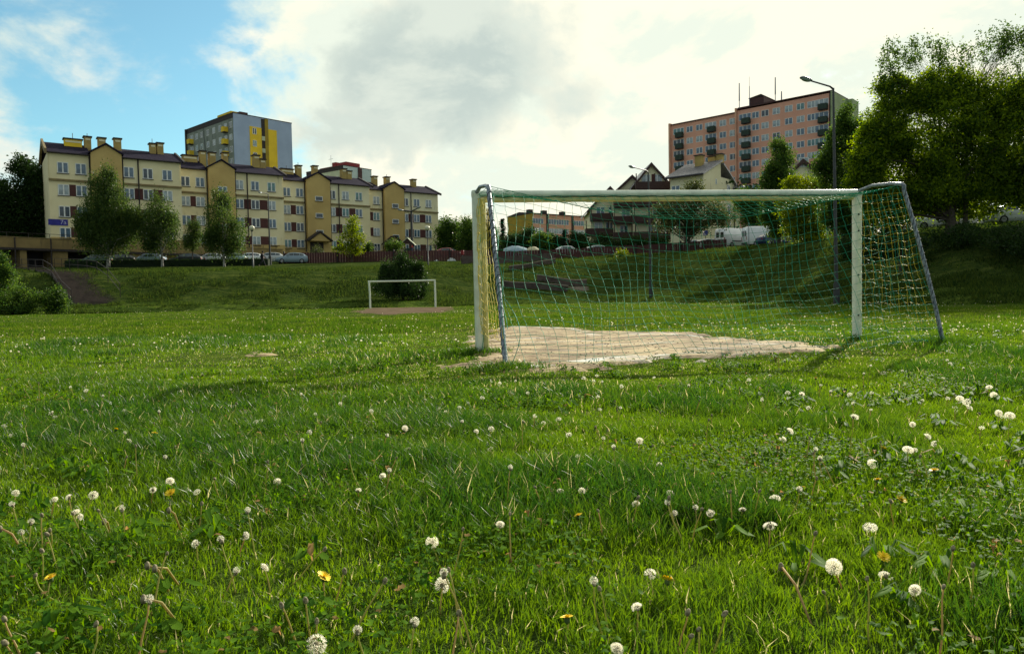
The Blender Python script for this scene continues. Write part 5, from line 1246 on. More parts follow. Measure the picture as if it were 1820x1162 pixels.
def tree(name, label, cat, ut, d, blobs, leaf, per, lm, tr=.15, bark='bark', gap=.38, sig=None, droop=0.0, dens=1.0, group=None, vtop=None, limbs=26, z0=None, stems=1, depthf=1.0, dd=0.0):
    px = d / F; bx = at(ut, 480, d).x; gz0 = gz(bx, d + dd) if z0 is None else z0
    t = thing(name, label, cat, (bx, d + dd, gz0), 0, group); base = np.array([bx, d + dd, gz0])
    sg = np.array(sig if sig else (.3, .3, .22)) ; Cs = []
    sub = []
    for (u_, v_, ru, rv) in blobs:
        sub.append((u_, v_, ru * .86, rv * .86))
        for k in range(4):      # uneven smaller masses round each bough
            an = rng.random() * 6.283; q = rng.uniform(.6, .95); f_ = rng.uniform(.22, .46); sub.append((u_ + ru * q * math.cos(an), v_ + rv * q * math.sin(an), ru * f_, rv * f_ * rng.uniform(.8, 1.15)))
    for (u_, v_, ru, rv) in sub:
        c_ = at(u_, v_, d); rx = ru * px; rz = rv * px; ry = rx * depthf
        k = int(dens * LAI * 3.1416 * rx * rz / (.275 * leaf * leaf * per)) + 6
        dirs = rng.normal(0, 1, (k, 3)); dirs /= np.linalg.norm(dirs, axis=1, keepdims=True); r_ = rng.random(k) ** (1 / 2.2)
        P = dirs * r_[:, None] * np.array([rx, ry, rz]) * 1.05 + np.array([c_.x, c_.y + dd + rng.uniform(-.6, .6) * rx, c_.z])
        keep = n3(P, 1.1 / max(rx, .8) * 1.6) > gap * rng.uniform(.75, 1.2, k); P = P[keep]; Cs.append(P)
    C = np.concatenate(Cs); C = C[C[:, 2] > gz0 + .1]
    V, Fq_, tn = leafcloud(C - base, sg, per, leaf, droop)
    cr = link('crown', mesh_np('crown', V, [Fq_], tint=tn), LM[lm], t)
    # trunk and limbs
    tb_ = MB(); top = np.array([0.0, 0, 0]); czm = np.mean(C, axis=0) - base; zmax = C[:, 2].max() - base[2]
    for si in range(stems):
        off_ = 0 if stems == 1 else (si - (stems - 1) / 2) * .25
        hgt_ = zmax * .82; pts_ = []
        for i in range(8):
            f_ = i / 7; pts_.append((off_ * (1 + 2 * f_) + czm[0] * f_ ** 1.6 + .12 * math.sin(i * 2.1 + ut) * tr * 4 * f_, czm[1] * f_ ** 1.6, -.15 + hgt_ * f_))
        tb_.tube(pts_, [tr * (1.25 if i == 0 else 1) * (1 - .9 * i / 7) / (stems ** .4) for i in range(8)], 8)
        sel = rng.choice(len(C), min(limbs, len(C)), replace=False)
        for j in sel:
            e_ = C[j] - base; f_ = np.clip((e_[2] / hgt_) * .55 + rng.uniform(-.1, .1), .12, .9); kf = f_ * 7; i0 = int(kf); fr0 = kf - i0
            s_ = np.array(pts_[i0]) * (1 - fr0) + np.array(pts_[min(i0 + 1, 7)]) * fr0
            m_ = s_ * .5 + e_ * .5 + np.array([0, 0, .12 * np.linalg.norm(e_ - s_)]) * (1 if droop < .3 else 1.5)
            r0_ = tr * (1 - f_) * .42 + .008
            r0_ *= (.45 if limbs > 100 else 1); tb_.tube([s_, m_ + np.array([.1 * math.sin(j * 1.7), .1 * math.cos(j * 2.3), .1 * math.sin(j)]) * np.linalg.norm(e_ - s_) * .6, e_], [r0_, r0_ * .55, .006 + .05 * r0_], 5, False)
    tb_.build('trunk', M[bark], t, smooth=True)
    return t
# birches before the cream block
tree('birch_tree', 'broad weeping birch in front of the first stair gable of the cream block', 'tree', 193, 83.5, [(183, 330, 22, 28), (178, 372, 38, 40), (205, 375, 36, 40), (165, 410, 30, 30), (215, 412, 30, 32), (190, 425, 45, 24), (150, 395, 16, 26), (238, 388, 14, 24)], .19, 12, 'birch', .2, 'birch_bark', .44, (.20, .20, .5), .8, .75, group='birches before the cream block', limbs=34)
tree('birch_tree', 'smaller dark birch between the first and second sections of the cream block', 'tree', 289, 84, [(283, 370, 20, 24), (285, 395, 34, 30), (268, 410, 20, 30), (305, 412, 22, 28), (285, 432, 34, 16)], .19, 12, 'birch', .14, 'birch_bark', .42, (.20, .22, .45), .7, .40, group='birches before the cream block')
tree('birch_tree', 'conical birch in front of the second stair gable near the globe lamp', 'tree', 399, 84, [(392, 352, 12, 18), (395, 385, 28, 34), (396, 415, 38, 32), (410, 437, 26, 20), (375, 430, 20, 24)], .19, 12, 'birch', .14, 'birch_bark', .42, (.20, .22, .45), .7, .46, group='birches before the cream block')
tree('young_tree', 'small bushy tree between the second and third birch', 'tree', 342, 86, [(342, 405, 11, 12), (342, 428, 17, 18)], .14, 12, 'birch', .07, 'bark', .35, (.2, .2, .3), .3, .8)
tree('young_tree', 'bright yellow green young tree before the third section of the cream block', 'tree', 626, 97.5, [(628, 398, 13, 14), (626, 415, 20, 14), (614, 430, 14, 14), (636, 432, 14, 14), (624, 445, 24, 9)], .22, 12, 'lime', .08, 'bark', .5, (.28, .28, .2), 0, .45, limbs=40)
tree('young_tree', 'small round young tree left of the playhouse', 'tree', 700, 104, [(701, 437, 12, 13)], .2, 14, 'mid', .06, 'bark', .35, (.25, .25, .22), 0, .8)
tree('young_tree', 'tiny sapling behind the fence right of the yellow green tree', 'tree', 654, 101, [(652, 444, 8, 8), (656, 437, 5, 5)], .18, 12, 'mid', .05, 'bark', .35, (.2, .2, .2), 0, .8)
tree('shrub', 'bare branched shrub beside the entrance canopy', 'shrub', 563, 104, [(562, 446, 14, 9)], .14, 5, 'plum', .07, 'bark', .45, (.2, .2, .2), 0, .4, limbs=34, stems=2)
# far left woods
tree('dark_tree', 'dark tall tree at the left edge beside the cream block', 'tree', 48, 100, [(42, 300, 22, 20), (50, 335, 34, 34), (40, 375, 48, 40), (75, 370, 24, 60), (45, 415, 60, 25), (72, 320, 14, 22)], .34, 12, 'dark', .3, 'bark', .36, (.45, .45, .4), .2, .9)
tree('dark_tree', 'dark tree cut by the left edge of the view', 'tree', -8, 97, [(6, 345, 20, 30), (-10, 385, 40, 45), (0, 410, 34, 20)], .34, 12, 'dark', .25, 'bark', .36, (.45, .45, .4), .2, .8)
# woods between the cream block and the goal
tree('tree', 'dense green tree just right of the end of the cream block', 'tree', 800, 128, [(802, 405, 24, 20), (795, 425, 26, 22), (818, 420, 20, 22)], .3, 16, 'mid', .2, 'bark', .34, (.5, .5, .4), 0, .9)
tree('tree', 'green tree left of the near left goalpost', 'tree', 835, 124, [(835, 410, 20, 20), (832, 432, 24, 18)], .3, 16, 'mid', .2, 'bark', .34, (.5, .5, .4), 0, .9)
tree('tree', 'low dark tree behind the red car', 'tree', 785, 138, [(782, 410, 14, 14), (780, 435, 18, 16), (810, 440, 20, 10)], .3, 14, 'dark', .2, 'bark', .34, (.5, .5, .4), 0, .9)
tree('tree', 'green tree seen between the left post and its stay', 'tree', 868, 135, [(868, 425, 18, 26), (885, 438, 18, 14)], .3, 16, 'mid', .2, 'bark', .34, (.5, .5, .4), 0, .9)
def conifer(label, u_, d, vt, vb, ru):
    b_ = at(u_, vb, d); z0 = gz(b_.x, d); tp = at(u_, vt, d).z; H = tp - z0; rx = ru * d / F; C = []
    for k in range(int(26 * H / 6)):
        f_ = k / (26 * H / 6); rr0 = rx * (1 - f_) ** .8
        for q in range(8):
            a_ = rng.random() * 6.283; r_ = rr0 * rng.uniform(.2, 1); C.append((r_ * math.cos(a_), r_ * math.sin(a_), .3 + (H - .3) * f_ - .12 * r_))
    t = thing('conifer', label, 'tree', (b_.x, d, z0)); V, Fq_, tn = leafcloud(np.array(C), (.16, .16, .1), 14, .26, .2, .35)
    link('crown', mesh_np('crown', V, [Fq_], tint=tn), LM['conifer'], t); MB().tube([(0, 0, -.1), (0, 0, H * .9)], [.16, .03], 7).build('trunk', M['bark'], t)
conifer('pointed conifer just right of the left goalpost', 870, 122, 370, 455, 15)
conifer('slim conifer left of the ochre gable', 894, 128, 387, 455, 10)
conifer('small conifer before the orange facade in the middle distance', 1004, 118, 406, 450, 12)
for (u_, v_, d, ru, rv, lab, lm_) in ((912, 430, 122, 16, 14, 'rounded dark shrub under the ochre gable', 'dark'), (935, 425, 124, 18, 16, 'larger rounded dark shrub left of the middle conifer', 'dark'), (960, 428, 120, 18, 14, 'rounded green shrub before the orange facade', 'mid'),
                                (984, 430, 122, 14, 13, 'dark shrub right of the green one before the orange facade', 'dark'), (1028, 430, 118, 18, 17, 'dark shrub against the left end of the chalet houses', 'dark'), (1070, 432, 112, 22, 12, 'low dark shrub under the chalet balconies', 'dark'), (1120, 432, 112, 26, 12, 'wide dark shrub below the middle chalet', 'dark'), (1165, 434, 110, 22, 10, 'low shrub below the largest chalet', 'dark')):
    tree('shrub', lab, 'shrub', u_, d, [(u_, v_, ru, rv), (u_ + 4, v_ + 8, ru * 1.1, rv)], .25, 15, lm_, .1, 'bark', .3, (.35, .35, .3), 0, .9, limbs=10)
tree('spreading_tree', 'spreading olive green tree before the cream house, seen through the net', 'tree', 1222, 92, [(1225, 350, 34, 22), (1200, 375, 36, 24), (1250, 375, 38, 26), (1180, 395, 18, 18), (1285, 385, 22, 20), (1225, 400, 50, 18), (1235, 330, 18, 8)], .24, 8, 'plum', .2, 'bark', .42, (.35, .35, .28), .1, .42, limbs=60, stems=2)
tree('tree', 'dense green tree right of the cream house behind the vans', 'tree', 1340, 104, [(1335, 370, 22, 26), (1345, 395, 30, 22), (1320, 355, 12, 20)], .25, 14, 'mid', .2, 'bark', .34, (.4, .4, .35), 0, .8)
tree('tall_tree', 'tall pointed green tree in front of the orange tower', 'tree', 1385, 80, [(1384, 262, 13, 20), (1384, 300, 28, 32), (1372, 325, 24, 26), (1395, 345, 38, 36), (1375, 380, 26, 30), (1392, 400, 30, 26)], .2, 14, 'mid', .2, 'bark', .36, (.26, .26, .24), .1, .75, limbs=44)
tree('lime_tree', 'yellow green broad tree with low branches left of the tall lamp', 'tree', 1432, 66, [(1428, 330, 32, 24), (1415, 365, 30, 28), (1440, 385, 36, 30), (1410, 405, 22, 22), (1455, 350, 24, 34), (1425, 425, 30, 14), (1460, 420, 24, 20)], .18, 12, 'lime', .16, 'bark', .40, (.24, .24, .2), .1, .6, limbs=44)
tree('tree', 'tall light tree behind the tall lamp, its top against the end of the tower', 'tree', 1500, 58, [(1504, 215, 18, 26), (1500, 260, 30, 40), (1475, 300, 28, 40), (1515, 330, 44, 50), (1480, 370, 36, 40), (1530, 240, 18, 40), (1500, 395, 44, 30), (1540, 380, 40, 46)], .18, 13, 'mid', .22, 'bark', .36, (.24, .24, .22), .1, .7, limbs=50)
tree('big_tree', 'huge dense broadleaf tree with sunlit yellow top at the right', 'tree', 1690, 50, [(1600, 165, 36, 30), (1548, 320, 40, 56), (1568, 240, 36, 46), (1665, 165, 60, 44), (1735, 170, 50, 40), (1580, 230, 50, 60), (1660, 250, 95, 85), (1760, 255, 80, 80), (1600, 320, 80, 70), (1720, 318, 100, 62), (1540, 290, 26, 50), (1560, 360, 40, 34), (1650, 352, 100, 30), (1790, 325, 60, 45), (1700, 368, 90, 18)], .175, 20, 'big', .34, 'bark', .40, (.26, .26, .16), .1, .80, limbs=44, depthf=.8)
tree('big_tree', 'second broadleaf tree cut by the right edge of the view', 'tree', 1880, 50, [(1830, 200, 60, 60), (1880, 280, 90, 90), (1820, 310, 60, 60), (1900, 180, 60, 60), (1880, 330, 60, 36)], .17, 13, 'big', .35, 'bark', .36, (.24, .24, .2), .1, .8, limbs=60)
tree('wispy_tree', 'tall thin leaved tree rising behind the big tree at the right', 'tree', 1715, 50, [(1590, 105, 34, 26), (1640, 95, 40, 26), (1700, 100, 40, 30), (1760, 85, 40, 36), (1820, 90, 44, 44), (1580, 150, 24, 30), (1800, 140, 40, 40)], .15, 16, 'mid', .16, 'bark', .45, (.12, .12, .26), .1, .20, limbs=150)
# bush layer under the right trees
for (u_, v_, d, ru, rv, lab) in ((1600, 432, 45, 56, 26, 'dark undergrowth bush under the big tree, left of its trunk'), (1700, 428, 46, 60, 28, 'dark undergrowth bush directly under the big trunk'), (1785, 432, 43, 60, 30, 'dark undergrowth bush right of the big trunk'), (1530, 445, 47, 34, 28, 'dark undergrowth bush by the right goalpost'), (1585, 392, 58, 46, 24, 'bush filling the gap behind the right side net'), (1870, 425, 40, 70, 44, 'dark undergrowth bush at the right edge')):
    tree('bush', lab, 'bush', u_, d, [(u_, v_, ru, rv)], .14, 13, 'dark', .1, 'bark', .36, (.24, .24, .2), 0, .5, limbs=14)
# bushes of the bank
tree('round_bush', 'big round drooping bush on the slope behind the far goal', 'bush', 715, 62.5, [(716, 492, 34, 27), (698, 498, 28, 20), (736, 502, 28, 24), (716, 511, 44, 14), (745, 485, 8, 14), (684, 492, 10, 12)], .13, 20, 'dark', .1, 'bark', .36, (.12, .12, .32), 1.2, 1.3, limbs=40)
for (u_, v_, d, ru, rv, lab) in ((20, 536, 50, 40, 20, 'dark bush at the left edge of the pitch'), (92, 532, 50.5, 24, 18, 'leafy bush at the foot of the brick stairs'), (-20, 500, 53, 40, 36, 'tall dark bush cut by the left edge')):
    tree('bush', lab, 'bush', u_, d, [(u_, v_, ru, rv), (u_ + 6, v_ + 12, ru * 1.05, rv * .7), (u_ + ru * .5, v_ - rv * .6, ru * .3, rv * .7)], .12, 13, 'mid', .07, 'bark', .42, (.18, .18, .2), 0, .8, limbs=24)
tree('bush', 'small yellowish shrub growing through the fence behind the net', 'bush', 1110, 86, [(1112, 462, 12, 16), (1105, 452, 8, 8)], .16, 12, 'lime', .04, 'bark', .4, (.2, .2, .25), 0, .6, limbs=12)
# clipped hedge
hp = [at(118, 470, 84.2), at(300, 470, 85.5), at(478, 470, 88.5)]
hg = thing('hedge', 'low clipped dark hedge on top of the left bank before the parked cars', 'hedge'); C = []; core = MB()
for a_, b_ in zip(hp[:-1], hp[1:]):
    n_ = int((b_ - a_).length / .12)
    for k in range(n_):
        p = a_.lerp(b_, k / n_); z = gz(p.x, p.y)
        for q in range(5): C.append((p.x, p.y + rng.uniform(-.45, .45), z + rng.uniform(.1, .88)))
    q = 12
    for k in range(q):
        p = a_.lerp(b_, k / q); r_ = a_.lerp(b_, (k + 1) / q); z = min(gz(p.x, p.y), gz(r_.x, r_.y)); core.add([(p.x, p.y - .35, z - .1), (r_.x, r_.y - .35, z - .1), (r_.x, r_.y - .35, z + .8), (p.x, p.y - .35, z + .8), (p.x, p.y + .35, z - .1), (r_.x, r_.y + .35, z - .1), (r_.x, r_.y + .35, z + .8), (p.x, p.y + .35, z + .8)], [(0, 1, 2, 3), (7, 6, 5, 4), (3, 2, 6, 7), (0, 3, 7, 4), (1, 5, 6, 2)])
V, Fq_, tn = leafcloud(np.array(C), (.1, .1, .08), 11, .11, 0, .6)
link('leaves', mesh_np('leaves', V, [Fq_], tint=tn), LM['dark'], hg); core.build('hedge_core', M['hedge'], hg)

# distant woods that close the horizon
for (a0, a1, d, h_, nm) in ((-1.2, -.64, 150, 9, 'woods'), (-.16, .12, 210, 6, 'woods'), (.30, 1.3, 120, 13, 'woods')):
    k = 900; a_ = rng.uniform(a0, a1, k); dd_ = d + rng.random(k) * 40; X = a_ * dd_; Z0 = ground(X, dd_); hh = h_ * (.6 + .5 * vnoise(a_ * 30, a_ * 0 + 2))
    C = np.stack([X, dd_, Z0 + rng.random(k) ** .8 * hh], -1); V, Fq_, tn = leafcloud(C, (1.2, 1.2, .9), 22, .7, 0, .6)
    tag(link(nm, mesh_np(nm, V, [Fq_], tint=tn), LM['dark']), kind='stuff')
# ------------------------------------------------------------------ dandelions
def fluff(seeds, R_, cover=1.0, seed=0, rays=7, up=0.0):
    """dandelion clock: every seed has a fine stalk and a little star of hairs; R_ radius"""
    r_ = np.random.default_rng(seed); V = []; Fs = []
    for i in range(seeds):
        z = 1 - 2 * (i + .5) / seeds; a_ = i * 2.39996; q = math.sqrt(max(1 - z * z, 0)); d = Vector((q * math.cos(a_), q * math.sin(a_), z))
        if cover < 1 and (vnoise(d.x * 1.3 + seed * 3.1 + 5, d.y * 1.3 + d.z) > cover): continue
        if z < -.82: continue
        d = (d + Vector(r_.normal(0, .05, 3))).normalized(); x = d.cross(Vector((.3, .2, .9))).normalized(); y = d.cross(x)
        p0 = d * .2 * R_; p1 = d * .70 * R_; b_ = len(V); wd_ = .010 * R_
        V += [p0 - x * wd_, p0 + x * wd_, p1]; Fs.append((b_, b_ + 1, b_ + 2))
        for k in range(rays):
            an = 2 * math.pi * k / rays + r_.random(); t = x * math.cos(an) + y * math.sin(an); s_ = d.cross(t); e_ = p1 + (d * .30 + t * .24) * R_ * r_.uniform(.85, 1.12)
            b_ = len(V); w2 = .016 * R_; V += [p1 - s_ * w2, p1 + s_ * w2, e_ + s_ * w2 * .9, e_ - s_ * w2 * .9]; Fs.append((b_, b_ + 1, b_ + 2, b_ + 3))
    me = bpy.data.meshes.new('seed_head'); me.from_pydata([tuple(v) for v in V], [], Fs); at_ = me.attributes.new('tint', 'FLOAT', 'POINT'); at_.data.foreach_set('value', np.clip(r_.normal(.3, .2, len(V)), 0, 1).astype(np.float32)); me.materials.append(M['seed']); me.update(); return me
def simple_me(mb, name, m, tint=None):
    me = bpy.data.meshes.new(name); me.from_pydata(mb.v, [], mb.f)
    if tint is not None: a_ = me.attributes.new('tint', 'FLOAT', 'POINT'); a_.data.foreach_set('value', np.full(len(mb.v), tint, dtype=np.float32))
    for p in me.polygons: p.use_smooth = True
    me.materials.append(m); me.update(); return me
HEADS = [fluff(120, .021, 1.0, 1), fluff(120, .0205, .60, 2), fluff(110, .021, .52, 3), fluff(120, .020, .7, 4), fluff(90, .021, .56, 12), fluff(80, .021, .5, 8)]
HEAD_S = [fluff(60, .021, 1, 5, 5), fluff(60, .020, .6, 6, 5), fluff(45, .021, .52, 7, 5)]
CORE = simple_me(MB().lathe([(.002, -.006), (.005, -.003), (.0055, .001), (.003, .005)], k=8), 'receptacle', M['budbrown'])
STEMS = []
for i in range(8):
    c_ = random.uniform(-.35, .35); an = random.random() * 6.28; pts_ = []
    for j in range(7):
        f_ = j / 6; o_ = c_ * (1 - f_) ** 1.6 * .8 + .03 * math.sin(f_ * 5 + i); pts_.append((o_ * math.cos(an), o_ * math.sin(an), f_ - 1))
    tt_ = pts_[-1]; pts_ = [(a_ - tt_[0], b_ - tt_[1], z) for a_, b_, z in pts_]
    STEMS.append(pts_)
def stem_mesh(i, h_, r_=.0021, tint=.3):
    return simple_me(MB().tube([(x * h_, y * h_, z * h_) for x, y, z in STEMS[i]], [r_ * 1.3, r_ * 1.25, r_ * 1.2, r_ * 1.1, r_, r_ * .95, r_ * .9], 6), 'stem', M['stem'], tint)
SM = [stem_mesh(i, .16, .0016, [.1, .2, .35, .65, .5, .15, .8, .3][i]) for i in range(8)]
SEPAL = simple_me(MB().lathe([(.002, -.012), (.005, -.010), (.0065, -.003), (.0055, .003), (.002, .007)], k=8), 'bud', M['budbrown'])
def petals():
    mb = MB(); r_ = np.random.default_rng(9)
    for ring, (n_, L_, el) in enumerate(((22, .019, .25), (18, .015, .6), (12, .010, 1.0))):
        for k in range(n_):
            a_ = 2 * math.pi * k / n_ + r_.random() * .2; d = Vector((math.cos(a_) * math.cos(el), math.sin(a_) * math.cos(el), math.sin(el))); s_ = Vector((-math.sin(a_), math.cos(a_), 0)) * .0016
            p0 = d * .002; p1 = d * L_ * r_.uniform(.85, 1.1); mb.add([p0 - s_, p0 + s_, p1 + s_, p1 - s_], [(0, 1, 2, 3)])
    return simple_me(mb, 'petals', M['petal'])
PET = petals(); GB = simple_me(MB().lathe([(.002, -.012), (.0055, -.008), (.006, -.001), (.004, .001)], k=8), 'calyx', M['greenbud'])
def hpos(u_, v_, zh):
    """ground spot whose flower head at height zh is seen at (u, v)"""
    p = gp(u_, v_, zh)
    for _ in range(3): p = gp(u_, v_, zh + gz(p.x, p.y))
    return p
cnt = dict(clock=0)
def place(kind, u_, v_, zh, label=None, group=None, scale=1.0, small=False, pos=None, prev={}):
    p = pos if pos is not None else hpos(u_, v_, zh)
    if dmask(np.array([p.x]), np.array([p.y]))[0] > .1: return None
    nm, cat = {'clock': ('dandelion_clock', 'dandelion'), 'spent': ('spent_dandelion', 'dandelion stalk'), 'flower': ('dandelion_flower', 'dandelion')}[kind]
    z = gz(p.x, p.y); t = thing(nm, label, cat, (p.x, p.y, z), random.random() * 6.28, group)
    i = random.randrange(8); zh_ = zh
    if kind == 'spent': t.rotation_euler = (random.gauss(0, .22), random.gauss(0, .22), random.random() * 6.28)
    s_ = link('stem', SM[i], None, t, (0, 0, zh_)); s_.scale = (1, 1, (zh_ + .01) / .16)
    if kind == 'clock':
        h_ = link('seed_head', random.choice(HEAD_S if small else HEADS), None, t, (0, 0, zh_)); h_.scale = (scale, scale * random.uniform(.85, 1), scale * (random.uniform(.55, .95) if scale < 1.1 else .95)); h_.rotation_euler = (random.gauss(0, .35), random.gauss(0, .35), random.random() * 6.28)
        if not small: link('receptacle', CORE, None, t, (0, 0, zh_))
    elif kind == 'spent':
        h_ = link('bud', SEPAL, None, t, (0, 0, zh_)); h_.scale = (scale * .62,) * 3; h_.rotation_euler = (random.gauss(0, .3), random.gauss(0, .3), 0)
        if random.random() < .35:
            f_ = link('seed_head', HEAD_S[1], None, t, (0, 0, zh_ + .004)); f_.scale = (.42,) * 3
    else:
        h_ = link('petals', PET, None, t, (0, 0, zh_)); h_.scale = (scale,) * 3; h_.rotation_euler = (random.gauss(0.15, .3), random.gauss(0, .3), 0); link('calyx', GB, None, t, (0, 0, zh_))
    return t
R_PX = .042 * F      # px*m : apparent width = R_PX / distance
big = [(562, 1145, 38, 'large perfect white dandelion clock at the bottom edge, left of the middle'), (349, 966, 17, 'white dandelion clock on a straight upright stalk, alone in the lower left'),
 (470, 1008, 18, 'low tilted dandelion clock right of the straight stalked one'), (435, 952, 15, 'dandelion clock on a tall yellow stalk between two others'), (768, 963, 24, 'ragged dandelion clock on a curved stalk near the bottom middle'),
 (786, 1039, 30, 'wide ragged dandelion clock on a thick green stalk near the bottom middle'), (889, 932, 12, 'half closed dandelion head on a bent stalk in the lower middle'), (636, 872, 15, 'flat topped dandelion clock with two stalks left of the middle'),
 (1369, 935, 26, 'round white dandelion clock on a short brown stalk at the lower right'), (1546, 937, 27, 'spiky white dandelion clock above the bright yellow flower'), (1482, 1007, 32, 'largest spiky dandelion clock of the lower right'),
 (1574, 1023, 26, 'tilted oval dandelion clock just below the yellow flower'), (1626, 1048, 18, 'small half bare dandelion clock beside a tall brown bud'), (1377, 887, 22, 'bright dandelion clock leaning right above the round one'),
 (1551, 824, 20, 'dandelion clock with a dark centre over a low yellow flower'), (1614, 799, 20, 'left of two touching dandelion clocks at the right'), (1517, 741, 19, 'lone round dandelion clock below the right goalpost'),
 (1155, 1020, 24, 'fluffy dandelion clock next to a yellow flower at the bottom, right of the middle'), (1097, 1152, 24, 'dandelion clock cut by the bottom edge right of the middle'), (1137, 783, 15, 'dark centred dandelion clock right below the goal net middle')]
mid_ = [(166, 880, 18), (96, 888, 16), (134, 910, 16), (123, 884, 12), (141, 918, 14), (28, 876, 14), (1625, 800, 11), (1647, 776, 16), (1662, 789, 15), (1403, 767, 16), (1391, 780, 13), (1172, 826, 12), (1130, 895, 16), (1034, 872, 13), (996, 872, 12), (1192, 877, 16), (1197, 912, 12), (1133, 1080, 14),
 (1706, 708, 13), (1718, 714, 14), (1722, 725, 14), (1700, 730, 9), (1684, 708, 9), (1775, 734, 14), (1795, 738, 17), (1758, 688, 11), (1766, 702, 12), (1689, 647, 8), (1520, 687, 10), (1510, 701, 9), (1438, 725, 11), (1400, 698, 10), (1402, 708, 9), (1425, 701, 11), (1424, 676, 9), (1331, 675, 8), (1570, 663, 9), (1676, 672, 7), (1622, 754, 11), (1263, 911, 12), (1320, 906, 12),
 (720, 761, 14), (630, 777, 12), (726, 798, 11), (680, 846, 12), (781, 727, 10), (791, 733, 10), (817, 725, 10), (857, 707, 9), (873, 762, 12), (846, 767, 11), (872, 798, 9), (992, 745, 12), (1011, 773, 12), (966, 751, 8), (1066, 727, 9), (872, 677, 8), (888, 681, 7), (1037, 672, 8), (1055, 677, 7), (1139, 674, 7), (1162, 671, 7), (1062, 705, 8),
 (418, 722, 9), (220, 730, 8), (228, 784, 13), (92, 735, 11), (98, 741, 9), (152, 730, 10), (153, 694, 8), (247, 677, 7), (302, 675, 7), (360, 664, 7), (656, 751, 8), (550, 768, 9), (566, 748, 8), (455, 750, 10), (464, 747, 8), (560, 697, 7), (535, 700, 7), (18, 775, 9), (302, 855, 16), (493, 856, 16), (272, 870, 12), (350, 874, 9), (8, 757, 10), (1783, 741, 10), (1745, 760, 8), (612, 705, 8), (605, 717, 8), (1296, 676, 7), (1334, 684, 7)]
def lab_(a_, y):
    r_ = 'nearest grass' if y < 2.6 else ('near grass' if y < 4.2 else ('grass halfway to the goal' if y < 6.6 else 'lawn level with the goal'))
    return ('larger' if y < 2.6 else 'small') + ' white dandelion clock in the ' + side_(a_) + ' part of the ' + r_
def height_for(u_, v_, wpx, sc=1.0):
    """stalk height that puts a head of the photographed width at its place"""
    d = .042 * F / wpx * 1.0; q = ray(u_, v_); zz = CAMZ + q.z / q.y * d
    return min(max(zz, .06), .20)
for (u_, v_, w_, lab) in big:
    zh = height_for(u_, v_, w_); p = hpos(u_, v_, zh); sc = w_ * p.y / F / .042
    place('clock', u_, v_, zh, lab, None, min(max(sc, .6), 1.35))
def side_(x):
    return ('far left', 'left', 'middle', 'right', 'far right')[min(4, max(0, int((x + .72) / .288)))]
def zone_(v_): return 'small white dandelion clock of the middle lawn, well before the goal' if v_ < 800 else 'mid sized white dandelion clock in the near grass, one of the scattered ones'
def zone_g(v_): return 'scattered dandelion clocks of the middle lawn' if v_ < 800 else 'scattered dandelion clocks of the near grass'
for (u_, v_, w_) in mid_:
    zh = height_for(u_, v_, w_); p = hpos(u_, v_, zh); sc = w_ * p.y / F / .042
    place('clock', u_, v_, zh, lab_((u_ - 910) / F, p.y), 'scattered small dandelion clocks', min(max(sc, .6), 1.3), small=w_ < 11)
for k in range(38):
    y = 3.6 + 9 * random.random() ** 1.3; x = (random.random() * 2 - 1) * .74 * y; zh = random.uniform(.07, .13)
    place('clock', 0, 0, zh, lab_(x / y, y), 'scattered small dandelion clocks', random.uniform(.35, .7), True, Vector((x, y, 0)))
for (u_, v_, lab) in ((1570, 990, 'bright yellow dandelion flower below the spiky clock at the lower right'), (1008, 1098, 'yellow dandelion flower near the bottom, right of the middle'), (90, 1026, 'yellow dandelion flower on a leaning stalk at the lower left'), (1560, 853, 'yellow dandelion flower under the dark centred clock'),
                    (1425, 868, 'low yellow dandelion flower left of the tallest weeds at the right'), (1660, 836, 'yellow dandelion flower under the pair of touching clocks'), (1602, 887, 'yellow dandelion bud half hidden in the grass at the right'), (575, 1025, 'yellow dandelion flower hanging on a bent stalk'), (1186, 1031, 'orange yellow dandelion beside the fluffy clock at the bottom'),
                    (1028, 916, 'small yellow dandelion bud in the middle of the near grass'), (206, 763, 'small yellow dandelion in the left middle distance'), (275, 770, 'small yellow dandelion next to the one in the left middle distance'), (1570, 798, 'small yellow dandelion left of the touching clocks'), (303, 876, 'half open yellow dandelion among stalks at the left'), (1450, 672, 'tiny yellow dandelion before the right goalpost')):
    place('flower', u_, v_, .05 if v_ > 840 else .06, lab, None, random.uniform(.7, .95))
# spent stalks with brown bud: in loose groups as on the photograph
sp = [(90, 640 + 330, .12), (388, 835, .12), (466, 818, .13), (520, 1060, .12), (452, 905, .14), (406, 957, .13), (522, 946, .14), (915, 915, .13), (553, 1062, .11), (588, 1010, .10), (262, 1068, .13), (20, 1100, .1), (52, 1112, .1), (86, 1104, .1), (170, 1108, .1), (628, 1030, .14), (720, 1100, .12), (803, 1096, .12), (773, 1118, .12), (638, 1110, .1), (820, 1020, .16), (824, 1014, .15),
      (1059, 1032, .14), (1105, 1045, .12), (1180, 1100, .12), (1416, 942, .14), (1530, 1030, .13), (1645, 1040, .14), (1730, 1000, .12), (1440, 800, .13), (1452, 806, .12), (1465, 812, .12), (1482, 810, .13), (1438, 778, .1), (1303, 868, .13), (1342, 872, .12), (1212, 895, .12), (1207, 876, .13), (1240, 900, .12), (1251, 1068, .12), (1262, 1110, .12), (1214, 1085, .1),
      (105, 945, .12), (84, 910, .13), (40, 930, .1), (153, 905, .11), (200, 902, .13), (216, 904, .12), (36, 896, .11), (93, 930, .1), (76, 1020, .08), (560, 1100, .1), (340, 895, .1)]
for (u_, v_, zh) in sp: place('spent', u_, v_, zh, 'bare dandelion stalk with brown head in the ' + side_((u_ - 910) / F) + ' of the near grass', 'spent dandelion stalks', random.uniform(.9, 1.4))
